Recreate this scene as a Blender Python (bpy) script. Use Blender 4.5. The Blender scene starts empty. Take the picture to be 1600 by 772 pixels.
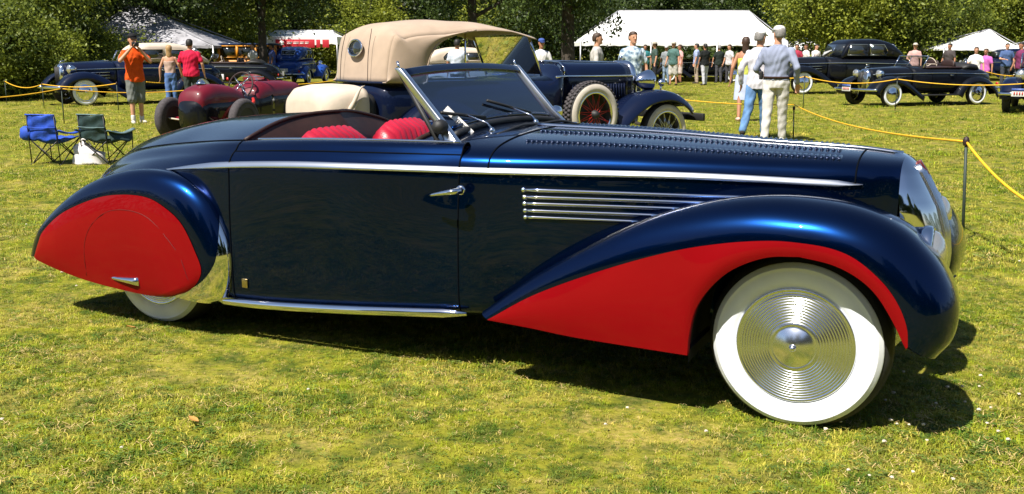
import bpy, bmesh, math, random
import numpy as np
from mathutils import Vector, Matrix

R = math.radians
rng = np.random.default_rng(7)
random.seed(7)
scene = bpy.context.scene
C = scene.collection

# ---------------------------------------------------------------- camera, sky, sun, exposure
cam_d = bpy.data.cameras.new("camera")
cam = bpy.data.objects.new("camera", cam_d)
C.objects.link(cam)
cam.location = (0, 0, 1.42)
cam.rotation_euler = (R(90 - 11.168), 0, 0)
cam_d.sensor_width = 36.0
cam_d.lens = 34.875
cam_d.clip_start = 0.05
cam_d.clip_end = 3000
scene.camera = cam

SUN_DIR = Vector((0.42, 0.50, -1.0)).normalized()          # the way the light travels
world = bpy.data.worlds.new("World")
scene.world = world
world.use_nodes = True
wn = world.node_tree
bg = wn.nodes["Background"]
sky = wn.nodes.new("ShaderNodeTexSky")
sky.sky_type = 'NISHITA'
sky.sun_disc = False
sky.sun_elevation = math.asin(-SUN_DIR.z)
sky.sun_rotation = math.atan2(-SUN_DIR.x, -SUN_DIR.y)
sky.air_density = 1.0
sky.dust_density = 0.6
sky.ozone_density = 1.5
wn.links.new(sky.outputs[0], bg.inputs[0])
bg.inputs[1].default_value = 0.062
sun_d = bpy.data.lights.new("sun", 'SUN')
sun_d.energy = 5.0
sun_d.angle = R(0.53)
sun_d.color = (1.0, 0.94, 0.84)
sun = bpy.data.objects.new("sun", sun_d)
C.objects.link(sun)
sun.rotation_euler = SUN_DIR.to_track_quat('-Z', 'Y').to_euler()
vs = scene.view_settings
vs.view_transform = 'Standard'
vs.look = 'None'
vs.exposure = 0.92
vs.gamma = 1.0

# ---------------------------------------------------------------- materials
def new_mat(name):
    m = bpy.data.materials.new(name)
    m.use_nodes = True
    return m, m.node_tree, m.node_tree.nodes["Principled BSDF"]

def mat(name, col, rough=0.5, metal=0.0, coat=0.0, var=0.0, vscale=8.0, bump=0.0, bscale=60.0, spec=0.5, coat_rough=0.03, sheen=0.0, col2=None, detail=3.0, coat_ior=1.5):
    m, nt, p = new_mat(name)
    p.inputs["Roughness"].default_value = rough
    p.inputs["Metallic"].default_value = metal
    p.inputs["Coat Weight"].default_value = coat
    p.inputs["Coat Roughness"].default_value = coat_rough
    p.inputs["Coat IOR"].default_value = coat_ior
    p.inputs["Specular IOR Level"].default_value = spec
    p.inputs["Sheen Weight"].default_value = sheen
    tc = nt.nodes.new("ShaderNodeTexCoord")
    n = nt.nodes.new("ShaderNodeTexNoise")
    n.inputs["Scale"].default_value = vscale
    n.inputs["Detail"].default_value = detail
    nt.links.new(tc.outputs["Object"], n.inputs["Vector"])
    mix = nt.nodes.new("ShaderNodeMix")
    mix.data_type = 'RGBA'
    a = tuple(c * (1 - var) for c in col)
    b = col2 if col2 else tuple(min(1, c * (1 + var)) for c in col)
    mix.inputs[6].default_value = (*a, 1)
    mix.inputs[7].default_value = (*b, 1)
    ramp = nt.nodes.new("ShaderNodeMapRange")
    ramp.inputs[1].default_value = 0.35
    ramp.inputs[2].default_value = 0.65
    nt.links.new(n.outputs["Fac"], ramp.inputs[0])
    nt.links.new(ramp.outputs[0], mix.inputs[0])
    nt.links.new(mix.outputs[2], p.inputs["Base Color"])
    if bump:
        n2 = nt.nodes.new("ShaderNodeTexNoise")
        n2.inputs["Scale"].default_value = bscale
        n2.inputs["Detail"].default_value = 2
        nt.links.new(tc.outputs["Object"], n2.inputs["Vector"])
        bp = nt.nodes.new("ShaderNodeBump")
        bp.inputs["Strength"].default_value = bump
        bp.inputs["Distance"].default_value = 0.01
        nt.links.new(n2.outputs["Fac"], bp.inputs["Height"])
        nt.links.new(bp.outputs[0], p.inputs["Normal"])
    return m

def glass_mat(name, tint, gloss, spec_rough=0.02):
    # thin pane: part transparent, part mirror, fresnel-weighted, with a colour tint
    m = bpy.data.materials.new(name)
    m.use_nodes = True
    nt = m.node_tree
    nt.nodes.remove(nt.nodes["Principled BSDF"])
    out = nt.nodes["Material Output"]
    tr = nt.nodes.new("ShaderNodeBsdfTransparent")
    tr.inputs[0].default_value = (*tint, 1)
    gl = nt.nodes.new("ShaderNodeBsdfGlossy")
    gl.inputs["Roughness"].default_value = spec_rough
    lw = nt.nodes.new("ShaderNodeLayerWeight")
    lw.inputs[0].default_value = gloss
    mx = nt.nodes.new("ShaderNodeMixShader")
    nt.links.new(lw.outputs["Fresnel"], mx.inputs[0])
    nt.links.new(tr.outputs[0], mx.inputs[1])
    nt.links.new(gl.outputs[0], mx.inputs[2])
    nt.links.new(mx.outputs[0], out.inputs[0])
    return m

M = {}
M['navy'] = mat("navy_paint", (0.0006, 0.0120, 0.058), 0.25, 0.92, 1.0, 0.10, 3.0, 0.012, 900, coat_rough=0.012, spec=0.1, coat_ior=1.32)
M['navy_blister'] = mat("navy_paint_blister", (0.002, 0.016, 0.065), 0.26, 0.80, 1.0, 0.10, 3.0, coat_rough=0.20, spec=0.5)
M['red'] = mat("red_paint", (0.200, 0.0014, 0.0035), 0.5, 0.0, 0.6, 0.06, 2.0, 0.01, 400, spec=0.04, coat_rough=0.03, coat_ior=1.30)
M['chrome'] = mat("chrome", (0.78, 0.78, 0.80), 0.07, 1.0, 0, 0.03, 6)
M['hub'] = mat("polished_hub_metal", (0.74, 0.76, 0.82), 0.22, 1.0, 0, 0.03, 6)
M['rubber'] = mat("tyre_rubber", (0.022, 0.021, 0.022), 0.75, 0, 0, 0.2, 20, 0.2, 90)
M['white'] = mat("whitewall_rubber", (0.75, 0.78, 0.84), 0.55, 0, 0, 0.04, 9, 0.04, 60, spec=0.3)
M['black'] = mat("black_trim", (0.010, 0.010, 0.011), 0.6, 0, 0, 0.2, 10)
M['seam'] = mat("dark_gap_rubber", (0.002, 0.003, 0.005), 0.8, spec=0.05)
M['seat'] = mat("red_leather", (0.36, 0.009, 0.027), 0.36, 0, 0.1, 0.15, 9, 0.15, 120)
M['brown'] = mat("dark_brown_leather", (0.022, 0.008, 0.006), 0.6, 0, 0, 0.25, 12, 0.1, 120)
M['glass'] = glass_mat("windscreen_glass", (0.22, 0.34, 0.62), 0.62)  # blue tint stands in for sky reflected in the pane
M['clearglass'] = glass_mat("car_windscreen_glass", (0.62, 0.68, 0.70), 0.28)
M['paper'] = mat("white_card", (0.82, 0.80, 0.76), 0.7)
M['ink'] = mat("ink", (0.05, 0.05, 0.06), 0.8)
M['gold'] = mat("gilt_badge", (0.55, 0.42, 0.20), 0.3, 1.0)
M['lens'] = mat("headlight_glass", (0.66, 0.64, 0.58), 0.14, 0.8, 1.0)
M['satin'] = mat("satin_bright_metal", (0.72, 0.74, 0.78), 0.30, 1.0, 0, 0.03, 6)
M['oldwhite'] = mat("aged_whitewall_rubber", (0.52, 0.47, 0.40), 0.6, 0, 0, 0.08, 9, 0.04, 60, spec=0.3)
M['redseam'] = mat("red_panel_gap", (0.09, 0.002, 0.003), 0.6)
M['emblem'] = mat("dark_red_enamel", (0.10, 0.008, 0.008), 0.3, .3, 1.0)

# ---------------------------------------------------------------- mesh helpers
def crs(pts, n=None, closed=False, sub=14):
    """smooth (Catmull-Rom) curve through pts, resampled to n points by length"""
    P = np.array(pts, float)
    k = len(P)
    if k == 2:
        D = P
    else:
        if closed:
            Q = np.vstack([P[-1], P, P[0], P[1]])
        else:
            Q = np.vstack([2 * P[0] - P[1], P, 2 * P[-1] - P[-2]])
        t = np.linspace(0, 1, sub, endpoint=False)[:, None]
        out = []
        for i in range(len(Q) - 3):
            p0, p1, p2, p3 = Q[i:i + 4]
            out.append(0.5 * ((2 * p1) + (-p0 + p2) * t + (2 * p0 - 5 * p1 + 4 * p2 - p3) * t ** 2 + (-p0 + 3 * p1 - 3 * p2 + p3) * t ** 3))
        D = np.vstack(out + ([P[:1]] if closed else [P[-1:]]))
    if n is None:
        return D
    s = np.concatenate([[0], np.cumsum(np.linalg.norm(np.diff(D, axis=0), axis=1))])
    q = np.linspace(0, s[-1], n + (1 if closed else 0))
    if closed:
        q = q[:-1]
    return np.stack([np.interp(q, s, D[:, j]) for j in range(D.shape[1])], 1)

def pch(x, keys):
    """monotone cubic interpolation through keys [(x, v), ...]"""
    K = np.array(keys, float)
    X, Y = K[:, 0], K[:, 1]
    h = np.diff(X); d = np.diff(Y) / h
    m = np.zeros(len(X))
    m[0], m[-1] = d[0], d[-1]
    for i in range(1, len(X) - 1):
        if d[i - 1] * d[i] > 0:
            w1 = 2 * h[i] + h[i - 1]; w2 = h[i] + 2 * h[i - 1]
            m[i] = (w1 + w2) / (w1 / d[i - 1] + w2 / d[i])
    x = np.clip(np.asarray(x, float), X[0], X[-1])
    i = np.clip(np.searchsorted(X, x) - 1, 0, len(h) - 1)
    t = (x - X[i]) / h[i]
    return ((2 * t ** 3 - 3 * t ** 2 + 1) * Y[i] + (t ** 3 - 2 * t ** 2 + t) * h[i] * m[i] + (-2 * t ** 3 + 3 * t ** 2) * Y[i + 1] + (t ** 3 - t ** 2) * h[i] * m[i + 1])

class MB:
    def __init__(s):
        s.v = []; s.f = []; s.n = 0
    def add(s, V, F):
        V = np.asarray(V, float)
        s.v.append(V)
        s.f += [tuple(i + s.n for i in f) for f in F]
        s.n += len(V)
        return s
    def grid(s, P, cu=False, cv=False, flip=False):
        P = np.asarray(P, float); m, n = P.shape[:2]
        F = []
        for i in range(m if cu else m - 1):
            for j in range(n if cv else n - 1):
                a, b = i * n + j, i * n + (j + 1) % n
                c, d = ((i + 1) % m) * n + (j + 1) % n, ((i + 1) % m) * n + j
                F.append((a, d, c, b) if flip else (a, b, c, d))
        return s.add(P.reshape(-1, 3), F)
    def rings(s, P, caps=True):
        """closed rings lofted one to the next, ends capped"""
        P = np.asarray(P, float); m, n = P.shape[:2]
        base = s.n
        s.grid(P, cv=True)
        if caps:
            s.f.append(tuple(base + j for j in range(n))[::-1])
            s.f.append(tuple(base + (m - 1) * n + j for j in range(n)))
        return s
    def box(s, c, d, rot=None):
        c = np.array(c, float); d = np.array(d, float) / 2
        V = np.array([[x, y, z] for x in (-1, 1) for y in (-1, 1) for z in (-1, 1)], float) * d
        if rot is not None:
            V = V @ np.array(rot).T
        return s.add(V + c, [(0, 1, 3, 2), (4, 6, 7, 5), (0, 4, 5, 1), (2, 3, 7, 6), (0, 2, 6, 4), (1, 5, 7, 3)])
    def tube(s, pts, r, n=8, caps=True, sq=1.0):
        P = np.array(pts, float); m = len(P)
        rr = np.full(m, r, float) if np.isscalar(r) else np.array(r, float)
        T = np.gradient(P, axis=0)
        T /= np.linalg.norm(T, axis=1)[:, None] + 1e-12
        up = np.array([0, 0, 1.0]) if abs(T[0][2]) < 0.9 else np.array([1.0, 0, 0])
        a = np.linspace(0, 2 * np.pi, n, endpoint=False)
        G = []
        for i in range(m):
            u = up - T[i] * (up @ T[i])
            u /= np.linalg.norm(u) + 1e-12
            w = np.cross(T[i], u)
            up = u
            G.append(P[i] + rr[i] * (np.cos(a)[:, None] * u * sq + np.sin(a)[:, None] * w))
        return s.rings(G, caps)
    def lathe(s, prof, c=(0, 0, 0), axis='y', n=32, sgn=1):
        """prof: (radius, height along axis)"""
        a = np.linspace(0, 2 * np.pi, n, endpoint=False)
        G = []
        for r, h in prof:
            if axis == 'y':
                G.append(np.stack([r * np.cos(a), np.full(n, h * sgn), r * np.sin(a)], 1))
            elif axis == 'z':
                G.append(np.stack([r * np.cos(a), r * np.sin(a), np.full(n, h * sgn)], 1))
            else:
                G.append(np.stack([np.full(n, h * sgn), r * np.cos(a), r * np.sin(a)], 1))
        return s.grid(np.array(G) + np.array(c, float), cv=True)
    def ball(s, c, r, n=12, m=8):
        r = np.array([r] * 3 if np.isscalar(r) else r, float)
        a = np.linspace(0, 2 * np.pi, n, endpoint=False)
        G = []
        for t in np.linspace(-np.pi / 2, np.pi / 2, m + 1):
            k = max(math.cos(t), 0.02)
            G.append(np.stack([k * np.cos(a), k * np.sin(a), np.full(n, math.sin(t))], 1) * r + np.array(c, float))
        return s.rings(G)
    def limb(s, p0, p1, r0, r1, n=12):
        """rounded tapered limb"""
        p0 = np.array(p0, float); p1 = np.array(p1, float)
        d = (p1 - p0) / (np.linalg.norm(p1 - p0) + 1e-9)
        pts = [p0 - d * r0 * 0.95, p0 - d * r0 * 0.6, p0, p0 * 0.5 + p1 * 0.5, p1, p1 + d * r1 * 0.6, p1 + d * r1 * 0.95]
        return s.tube(pts, [r0 * 0.25, r0 * 0.8, r0, (r0 + r1) / 2 * 1.03, r1, r1 * 0.8, r1 * 0.25], n)
    def mesh(s, name, smooth=True):
        me = bpy.data.meshes.new(name)
        V = np.vstack(s.v) if s.v else np.zeros((0, 3))
        me.from_pydata(V.tolist(), [], s.f)
        bm = bmesh.new(); bm.from_mesh(me)
        bmesh.ops.recalc_face_normals(bm, faces=bm.faces)
        bm.to_mesh(me); bm.free()
        if smooth:
            me.polygons.foreach_set("use_smooth", [True] * len(me.polygons))
        return me
    def build(s, name, m, parent=None, smooth=True, sharp=None):
        me = s.mesh(name, smooth)
        me.materials.append(m)
        if sharp is not None and smooth:
            me.set_sharp_from_angle(angle=R(sharp))
        o = bpy.data.objects.new(name, me)
        C.objects.link(o)
        if parent is not None:
            o.parent = parent
        return o

def bevel(o, w, seg=2):
    b = o.modifiers.new("bevel", 'BEVEL'); b.width = w; b.segments = seg; b.limit_method = 'ANGLE'; b.angle_limit = R(35)
    return o

def solid(o, t, off=-1.0):
    b = o.modifiers.new("solidify", 'SOLIDIFY'); b.thickness = t; b.offset = off
    return o

def empty(name, loc, rz=0.0):
    o = bpy.data.objects.new(name, None)
    C.objects.link(o)
    o.location = loc; o.rotation_euler = (0, 0, rz)
    o.empty_display_size = 0.2
    return o

def tag(o, label=None, cat=None, group=None, kind=None):
    if label: o['label'] = label
    if cat: o['category'] = cat
    if group: o['group'] = group
    if kind: o['kind'] = kind
    return o

def rotz(a):
    c, s = math.cos(a), math.sin(a)
    return np.array([[c, -s, 0], [s, c, 0], [0, 0, 1.0]])
def roty(a):
    c, s = math.cos(a), math.sin(a)
    return np.array([[c, 0, s], [0, 1, 0], [-s, 0, c]])
def rotx(a):
    c, s = math.cos(a), math.sin(a)
    return np.array([[1, 0, 0], [0, c, -s], [0, s, c]])
# ================================================================ the long dark blue roadster
YB = [(-2.97, .06), (-2.6, .33), (-2.2, .53), (-1.7, .69), (-1.1, .785), (-.5, .80), (.15, .74), (.9, .56), (1.4, .42), (1.79, .30), (1.90, .235)]
ZB = [(-2.97, .40), (-2.6, .55), (-2.1, .72), (-1.6, .822), (-1.03, .885), (-.53, .909), (.15, .918), (.95, .92), (1.79, .897), (1.9, .893)]
ZC = [(-.15, 1.075), (0, 1.068), (.2, 1.061), (.74, 1.051), (1.325, 1.026), (1.72, 1.012), (1.91, .993)]
ZD = [(-2.97, .47), (-2.82, .644), (-2.61, .775), (-2.385, .891), (-2.07, .98), (-1.72, 1.046), (-1.39, 1.077), (-1.1, 1.095), (-.85, 1.10)]
YR = [(-2.97, .02), (-2.6, .15), (-2.157, .33), (-1.678, .48), (-1.1, .66), (-.5, .70), (.17, .672)]
ZR = [(-2.97, .46), (-2.6, .71), (-2.157, .868), (-1.678, .935), (-1.1, .988), (-.5, 1.016), (.17, 1.026)]
YL = [(-2.97, .05), (-2.6, .30), (-2.2, .50), (-1.7, .68), (-1.1, .80), (-.4, .80), (.15, .758), (.4, .70), (.8, .60), (1.2, .50), (1.9, .25)]
ZS = [(-2.97, .36), (-2.5, .27), (-1.2, .19), (.2, .27), (2, .32)]
FR = [(1, 0), (.995, .12), (.985, .25), (.95, .45), (.86, .66), (.7, .82), (.5, .92), (.25, .98), (0, 1)]

hero = empty('roadster', (-0.049, 5.005, 0), R(-26.351))
tag(hero, "long dark blue open roadster with red fender panels and whitewall tyres, nearest the camera", "car")

def sec_low(x):
    yb, zb, yl, zs = [float(pch(x, k)) for k in (YB, ZB, YL, ZS)]
    h = zb - zs
    return [(yl - .07, zs - .012), (yl - .03, zs + .012), (yl - .006, zs + .05), (yl, zs + h * .3), (yl * .55 + yb * .45 + .006, zs + h * .62), (yb + .006, zs + h * .85), (yb + .002, zb - .02), (yb, zb)]

def sec_rail(x):
    yb, zb, yr, zr = [float(pch(x, k)) for k in (YB, ZB, YR, ZR)]
    a = []
    for p, q in ((0, 0), (.10, .22), (.22, .42), (.36, .52), (.45, .60), (.62, .84), (.82, .97), (1, 1)):
        a.append((yb + (yr - yb) * p, zb + (zr - zb) * q))
    return a

def hood_pt(x, q):
    k = len(FR) - 1
    g = crs(FR, 60)
    a = np.interp(q * 59, np.arange(60), g[:, 0]); b = np.interp(q * 59, np.arange(60), g[:, 1])
    yb, zb, zc = float(pch(x, YB)), float(pch(x, ZB)), float(pch(x, ZC))
    return np.array([x, yb * a, zb + (zc - zb) * b])

def sec_hood(x, n=22):
    return [tuple(hood_pt(x, q)[1:]) for q in np.linspace(0, 1, n)]

def sweep(xs, fn, s):
    return np.array([[(x, s * y, z) for y, z in fn(x)] for x in xs])

for s in (-1, 1):
    MB().grid(sweep(np.linspace(-2.97, -1.085, 46), lambda x: crs(sec_low(x)[:-1] + sec_rail(x), 34), s)).build('quarter_panel', M['navy'], hero)
    def door_sec(x):
        a = [tuple(p) for p in crs(sec_low(x)[:-1] + sec_rail(x), 34)]
        y, z = a[-1]
        return a + [(y - .02, z + .002), (y - .034, z - .006), (y - .04, z - .03)]
    door = MB().grid(sweep(np.linspace(-1.085, .165, 40), door_sec, s)).build('door', M['navy'], hero)
    # lining, handle, shut lines
    MB().grid(sweep(np.linspace(-1.06, .15, 12), lambda x: [(float(pch(x, YR)) - .04, float(pch(x, ZR)) - .03), (float(pch(x, YR)) - .055, float(pch(x, ZR)) - .16), (float(pch(x, YR)) - .05, .35)], s)).build('door_lining', M['seat'], door)
    hd = MB()
    hp = np.array([(.212, -.808, .838), (.195, -.845, .836), (.15, -.848, .828), (.11, -.842, .820), (.074, -.832, .812)]); hp[:, 1] *= -s
    hp = crs(hp * [1, 1, 1], 14)
    hp[:, 1] = s * np.abs(hp[:, 1])
    hd.tube(hp, np.interp(np.arange(14), [0, 3, 5, 13], [.016, .013, .012, .006]), 10)
    hd.lathe([(0.0, .012), (.018, .010), (.022, 0)], (.205, s * .797, .838), 'y', 16, s)
    hd.build('handle', M['chrome'], door)
    def seam_at(x, parent, fn, r=.0034):
        pts = [(x, s * (y + .001), z) for y, z in fn(x)]
        MB().tube(crs(pts, 50), r, 6).build('seam', M['seam'], parent)
    seam_at(.165, door, door_sec)
    seam_at(-1.085, door, door_sec)
    MB().tube([(x, s * (float(pch(x, YB)) + (float(pch(x, YR)) - float(pch(x, YB))) * .40), float(pch(x, ZB)) + (float(pch(x, ZR)) - float(pch(x, ZB))) * .56) for x in np.linspace(-1.08, .16, 24)], .0035, 6).build('crease', M['seam'], door)
    # rail capping strip of bright metal
    MB().tube([(x, s * (float(pch(x, YR)) - .012), float(pch(x, ZR)) + .003) for x in np.linspace(-1.0, .13, 30)], .0065, 8).build('rail_strip', M['chrome'], door)
    # cowl side and bonnet
    def low_hood(x):
        return [tuple(p) for p in crs(sec_low(x), 22)][:-1]
    MB().grid(sweep(np.linspace(.165, .294, 8), lambda x: low_hood(x) + sec_hood(x), s)).build('cowl_panel', M['navy'], hero)
    side = MB().grid(sweep(np.linspace(.294, 1.745, 44), lambda x: low_hood(x) + sec_hood(x)[:1], s)).build('bonnet_side', M['navy'], hero)
    MB().grid(sweep(np.linspace(1.745, 1.905, 9), lambda x: low_hood(x) + sec_hood(x), s)).build('nose_panel', M['navy'], hero)
    # chrome belt moulding, tapering at both ends
    xs = np.linspace(-1.60, 1.775, 110)
    bp = []
    for x in xs:
        w = .0155 * min(1, (x + 1.60) / .45 + .12) * min(1, (1.775 - x) / .10 + .05)
        yb, zb = float(pch(x, YB)), float(pch(x, ZB))
        a = np.linspace(-np.pi / 2, np.pi / 2, 9)
        bp.append([(x, s * (yb - .001 + .010 * math.cos(t) - .010 * math.sin(t)), zb + w * math.sin(t)) for t in a])
    MB().grid(np.array(bp)).build('belt_moulding', M['satin'], hero)
    # five bright strips on the bonnet side
    for (xa, za, xb, zb_) in ((.452, .841, 1.40, .834), (.458, .811, 1.215, .808), (.458, .783, 1.10, .781), (.461, .753, 1.01, .750), (.463, .725, .925, .721)):
        pts = [(x, s * (np.interp(z, [float(ZS[3][1]), 1], [0, 0]) + sidey(x, z) + .004), z) if False else (x, z) for x, z in zip(np.linspace(xa, xb, 16), np.linspace(za, zb_, 16))]
        P3 = []
        for x, z in pts:
            sl = np.array(low_hood(x) + [sec_hood(x)[0]])
            P3.append((x, s * (np.interp(z, sl[:, 1], sl[:, 0]) + .003), z))
        mb = MB().tube(P3, .0078, 8)
        mb.ball((P3[0][0], P3[0][1] + s * .003, P3[0][2]), (.013, .010, .011), 10, 6)
        mb.build('vent_strip', M['chrome'], hero)
    # sill strip
    mb = MB()
    P3 = [(x, s * (float(pch(x, YL)) + .004), float(pch(x, ZS)) + .012) for x in np.linspace(-1.19, .205, 26)]
    mb.tube(P3, np.interp(np.arange(26), [0, 1, 23, 25], [.013, .022, .022, .009]), 10)
    mb.build('sill_strip', M['chrome'], hero)
    # little gilt badge low on the rear of the body
    bevel(MB().box((-1.008, s * .803, .305), (.034, .008, .046)).build('badge', M['gold'], hero), .003)

# bonnet top, one sheet over the centreline
def both(x):
    h = sec_hood(x)
    return [(-y, z) for y, z in h] + [(y, z) for y, z in h[::-1][1:]]
bonnet = MB().grid(np.array([[(x, y, z) for y, z in both(x)] for x in np.linspace(.294, 1.745, 44)])).build('bonnet', M['navy'], hero)
MB().tube(np.array([(x, 0, float(pch(x, ZC)) + .002) for x in np.linspace(.2, 1.89, 40)]), .011, 8).build('centre_strip', M['chrome'], hero)
for x in (.294, 1.745):
    pts = [(x, y * 1.001, z + .001) for y, z in both(x)]
    MB().tube(pts, .0036, 6).build('seam', M['seam'], hero)
# louvres: raised blisters in two rows each side
def louver_mesh():
    mb = MB()
    G = []
    for u in np.sin(np.linspace(-1, 1, 11) * np.pi / 2):
        w = math.sqrt(max(0, 1 - abs(u) ** 4)) + .05
        hgt = (.15 + .85 * (u + 1) / 2) * w
        G.append([(0.0085 * math.cos(a) * w, u * .034, .0150 * hgt * math.sin(a) - .001) for a in np.linspace(0, np.pi, 7)])
    return mb.grid(np.array(G)).mesh('louver')
lm = louver_mesh(); lm.materials.append(M['navy_blister'])
far = MB()
for s in (-1, 1):
    for q, xa, xb, cnt in ((.55, .385, 1.67, 58), (.80, .335, 1.65, 58)):
        for k in range(cnt):
            x = xa + (xb - xa) * k / (cnt - 1)
            p = hood_pt(x, q); p1 = hood_pt(x, q - .03)
            t = p1 - p; t /= np.linalg.norm(t)
            nrm = np.cross(np.array([1.0, 0, 0]), t); nrm *= np.sign(nrm[2])
            ex = np.array([1.0, 0, 0])
            p = p * [1, s, 1]; t = t * [1, s, 1]; nrm = nrm * [1, s, 1]
            if s < 0:
                o = bpy.data.objects.new('louver', lm); C.objects.link(o); o.parent = hero
                o.matrix_local = Matrix(((ex[0], t[0], nrm[0], p[0]), (ex[1], t[1], nrm[1], p[1]), (ex[2], t[2], nrm[2], p[2]), (0, 0, 0, 1)))
            else:
                V = np.array([v.co for v in lm.vertices])
                far.add(p + V[:, :1] * ex + V[:, 1:2] * t + V[:, 2:] * nrm, [tuple(f.vertices) for f in lm.polygons])
tag(far.build('louver_rows', M['navy_blister'], hero), kind='stuff')

# rear deck over the tail, its front edge curved round the cockpit
def deck_x1(f):                                            # f = |y| / rail half width
    return -1.0 - .10 * math.sin(min(1, f) * math.pi) * .9 - .085 * f ** 4
nf = 31
D = []
for i in range(48):
    u = i / 47
    row = []
    for j in range(nf):
        f = -1 + 2 * j / (nf - 1)
        x = -2.97 + (deck_x1(abs(f)) + 2.97) * u
        yr, zr, zd = float(pch(x, YR)), float(pch(x, ZR)), float(pch(x, ZD))
        row.append((x, f * yr, zr + (zd - zr) * (1 - abs(f) ** 2.1)))
    D.append(row)
D = np.array(D)
deck = MB().grid(D).build('deck_lid', M['navy'], hero)
for s in (-1, 1):
    MB().tube([(x, s * (float(pch(x, YR)) + .001), float(pch(x, ZR)) + .001) for x in np.linspace(-2.5, -1.09, 40)], .0045, 6).build('seam', M['seam'], deck)
edge = D[-1]
MB().tube(edge + [0.0, 0, .002], .010, 8).build('edge_piping', M['brown'], deck)
# cockpit lining behind the seats and the floor
W = []
for p in edge:
    W.append([p, p + [.02, 0, -.03], (p[0] + .10, p[1] * .97, p[2] - .12), (p[0] + .16, p[1] * .95, .55), (p[0] + .2, p[1] * .9, .35)])
MB().grid(np.array(W)).build('cockpit_lining', M['brown'], hero)
MB().grid(np.array([[(x, y, .33) for y in np.linspace(-.68, .68, 3)] for x in np.linspace(-1.2, .3, 3)])).build('cockpit_floor', M['brown'], hero)
# scuttle between the doors and the bonnet, with its padded dash edge
S = []
for q in np.linspace(.40, 1, 16):
    S.append([hood_pt(x, q) for x in np.linspace(-.10, .165, 8)])
S = np.array(S)
S2 = np.vstack([S, (S * [1, -1, 1])[::-1][1:]])
S3 = np.array([[ (x, y, z) for y, z in both(x)] for x in np.linspace(.165, .294, 5)])
scut = MB().grid(S2).build('scuttle', M['navy'], hero)
MB().tube(S2[:, 0], .014, 8).build('dash_edge', M['brown'], scut)
MB().grid(np.array([[p, p + [.02, 0, -.1], p + [.06, 0, -.3]] for p in S2[:, 0]])).build('dashboard', M['brown'], scut)

# seats with upright pleats
def seat(yc, w):
    root_pts = []
    n = 91
    G = []
    for v in np.linspace(0, 1, 19):
        row = []
        ang = v * math.pi
        for j in range(n):
            u = -1 + 2 * j / (n - 1)
            ez = 1 - abs(u) ** 4.5 * .42
            top = .535 + .52 * ez
            ripple = .009 * abs(math.sin(u * math.pi * 6.5)) ** .6 * math.sin(ang) ** .5
            t = .075 * (1 - .25 * abs(u) ** 3) + ripple
            # front face, over the top, back face
            if v < .42:
                k = v / .42; px, pz, nx, nz = t, .55 + (top - .10 - .55) * k, 1, 0
            elif v > .58:
                k = (1 - v) / .42; px, pz = -t, .55 + (top - .10 - .55) * k
            else:
                a = (v - .42) / .16 * math.pi; px, pz = t * math.cos(a), top - .10 + (.085 + ripple * .8) * math.sin(a)
            x = -.80 + px - (pz - .55) * .22
            row.append((x + .10, yc + u * w, pz))
        G.append(row)
    back = MB().grid(np.array(G)).build('seat_back', M['seat'], hero)
    c = MB()
    c.box((-.42, yc, .47), (.55, w * 2, .16))
    bevel(c.build('seat_cushion', M['seat'], hero), .05, 4)
seat(-.345, .335)
seat(.345, .335)
# steering wheel and column
sw = MB()
a = np.linspace(0, 2 * np.pi, 40)
ctr = np.array([-.30, .33, .94]); ax = np.array([-.90, 0, .43]); uu = np.array([0, 1.0, 0]); vv = np.cross(ax, uu)
sw.tube([ctr + .19 * (math.cos(t) * uu + math.sin(t) * vv) for t in a], .012, 8)
for t in (0, 2.1, 4.2):
    sw.tube([ctr, ctr + .19 * (math.cos(t) * uu + math.sin(t) * vv)], .009, 6)
sw.tube([ctr, ctr - ax * .4], .02, 8)
sw.build('steering_wheel', M['black'], hero)

# ---------------------------------------------------------------- windscreen
def ws(y, z):                                              # raked plane
    return np.array([-.205 + (1.326 - z) / (1.326 - .97) * .315, y, z])
def topz(y): return 1.322 + .020 * (1 - (y / .58) ** 2)
def basez(y):
    z = 1.03
    for k in range(12):
        x = float(ws(y, z)[0])
        yb, zb, zc = float(pch(x, YB)), float(pch(x, ZB)), float(pch(max(x, -.15), ZC))
        g = crs(FR, 60)
        f = np.interp(-abs(y) / yb, -g[:, 0], g[:, 1])
        z = zb + (zc - zb) * f
    return z
scr = MB().grid(np.array([[ws(y, basez(y) + (topz(y) - basez(y)) * t) + [.0, 0, 0] for t in np.linspace(0, 1, 5)] for y in np.linspace(-.57, .57, 25)])).build('windscreen_glass', M['glass'], hero)
tr = MB()
ys = np.linspace(-.585, .585, 21)
nrm = np.array([.75, 0, .66])
dn = np.array([.66, 0, -.75])
tr.rings([[ws(y, topz(y)) + a * nrm + b * dn for a, b in ((.013, -.018), (.013, .024), (-.012, .024), (-.012, -.018))] for y in ys])
bevel(tr.build('windscreen_top_rail', M['navy'], hero), .006)
gb = MB().tube([ws(y, basez(y) + .012) for y in np.linspace(-.55, .55, 25)], .016, 8).build('windscreen_base_seal', M['black'], hero)
MB().tube([ws(y, basez(y) + .036) for y in np.linspace(-.535, .535, 25)], .011, 8).build('windscreen_base_frame', M['navy'], hero)
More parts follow.
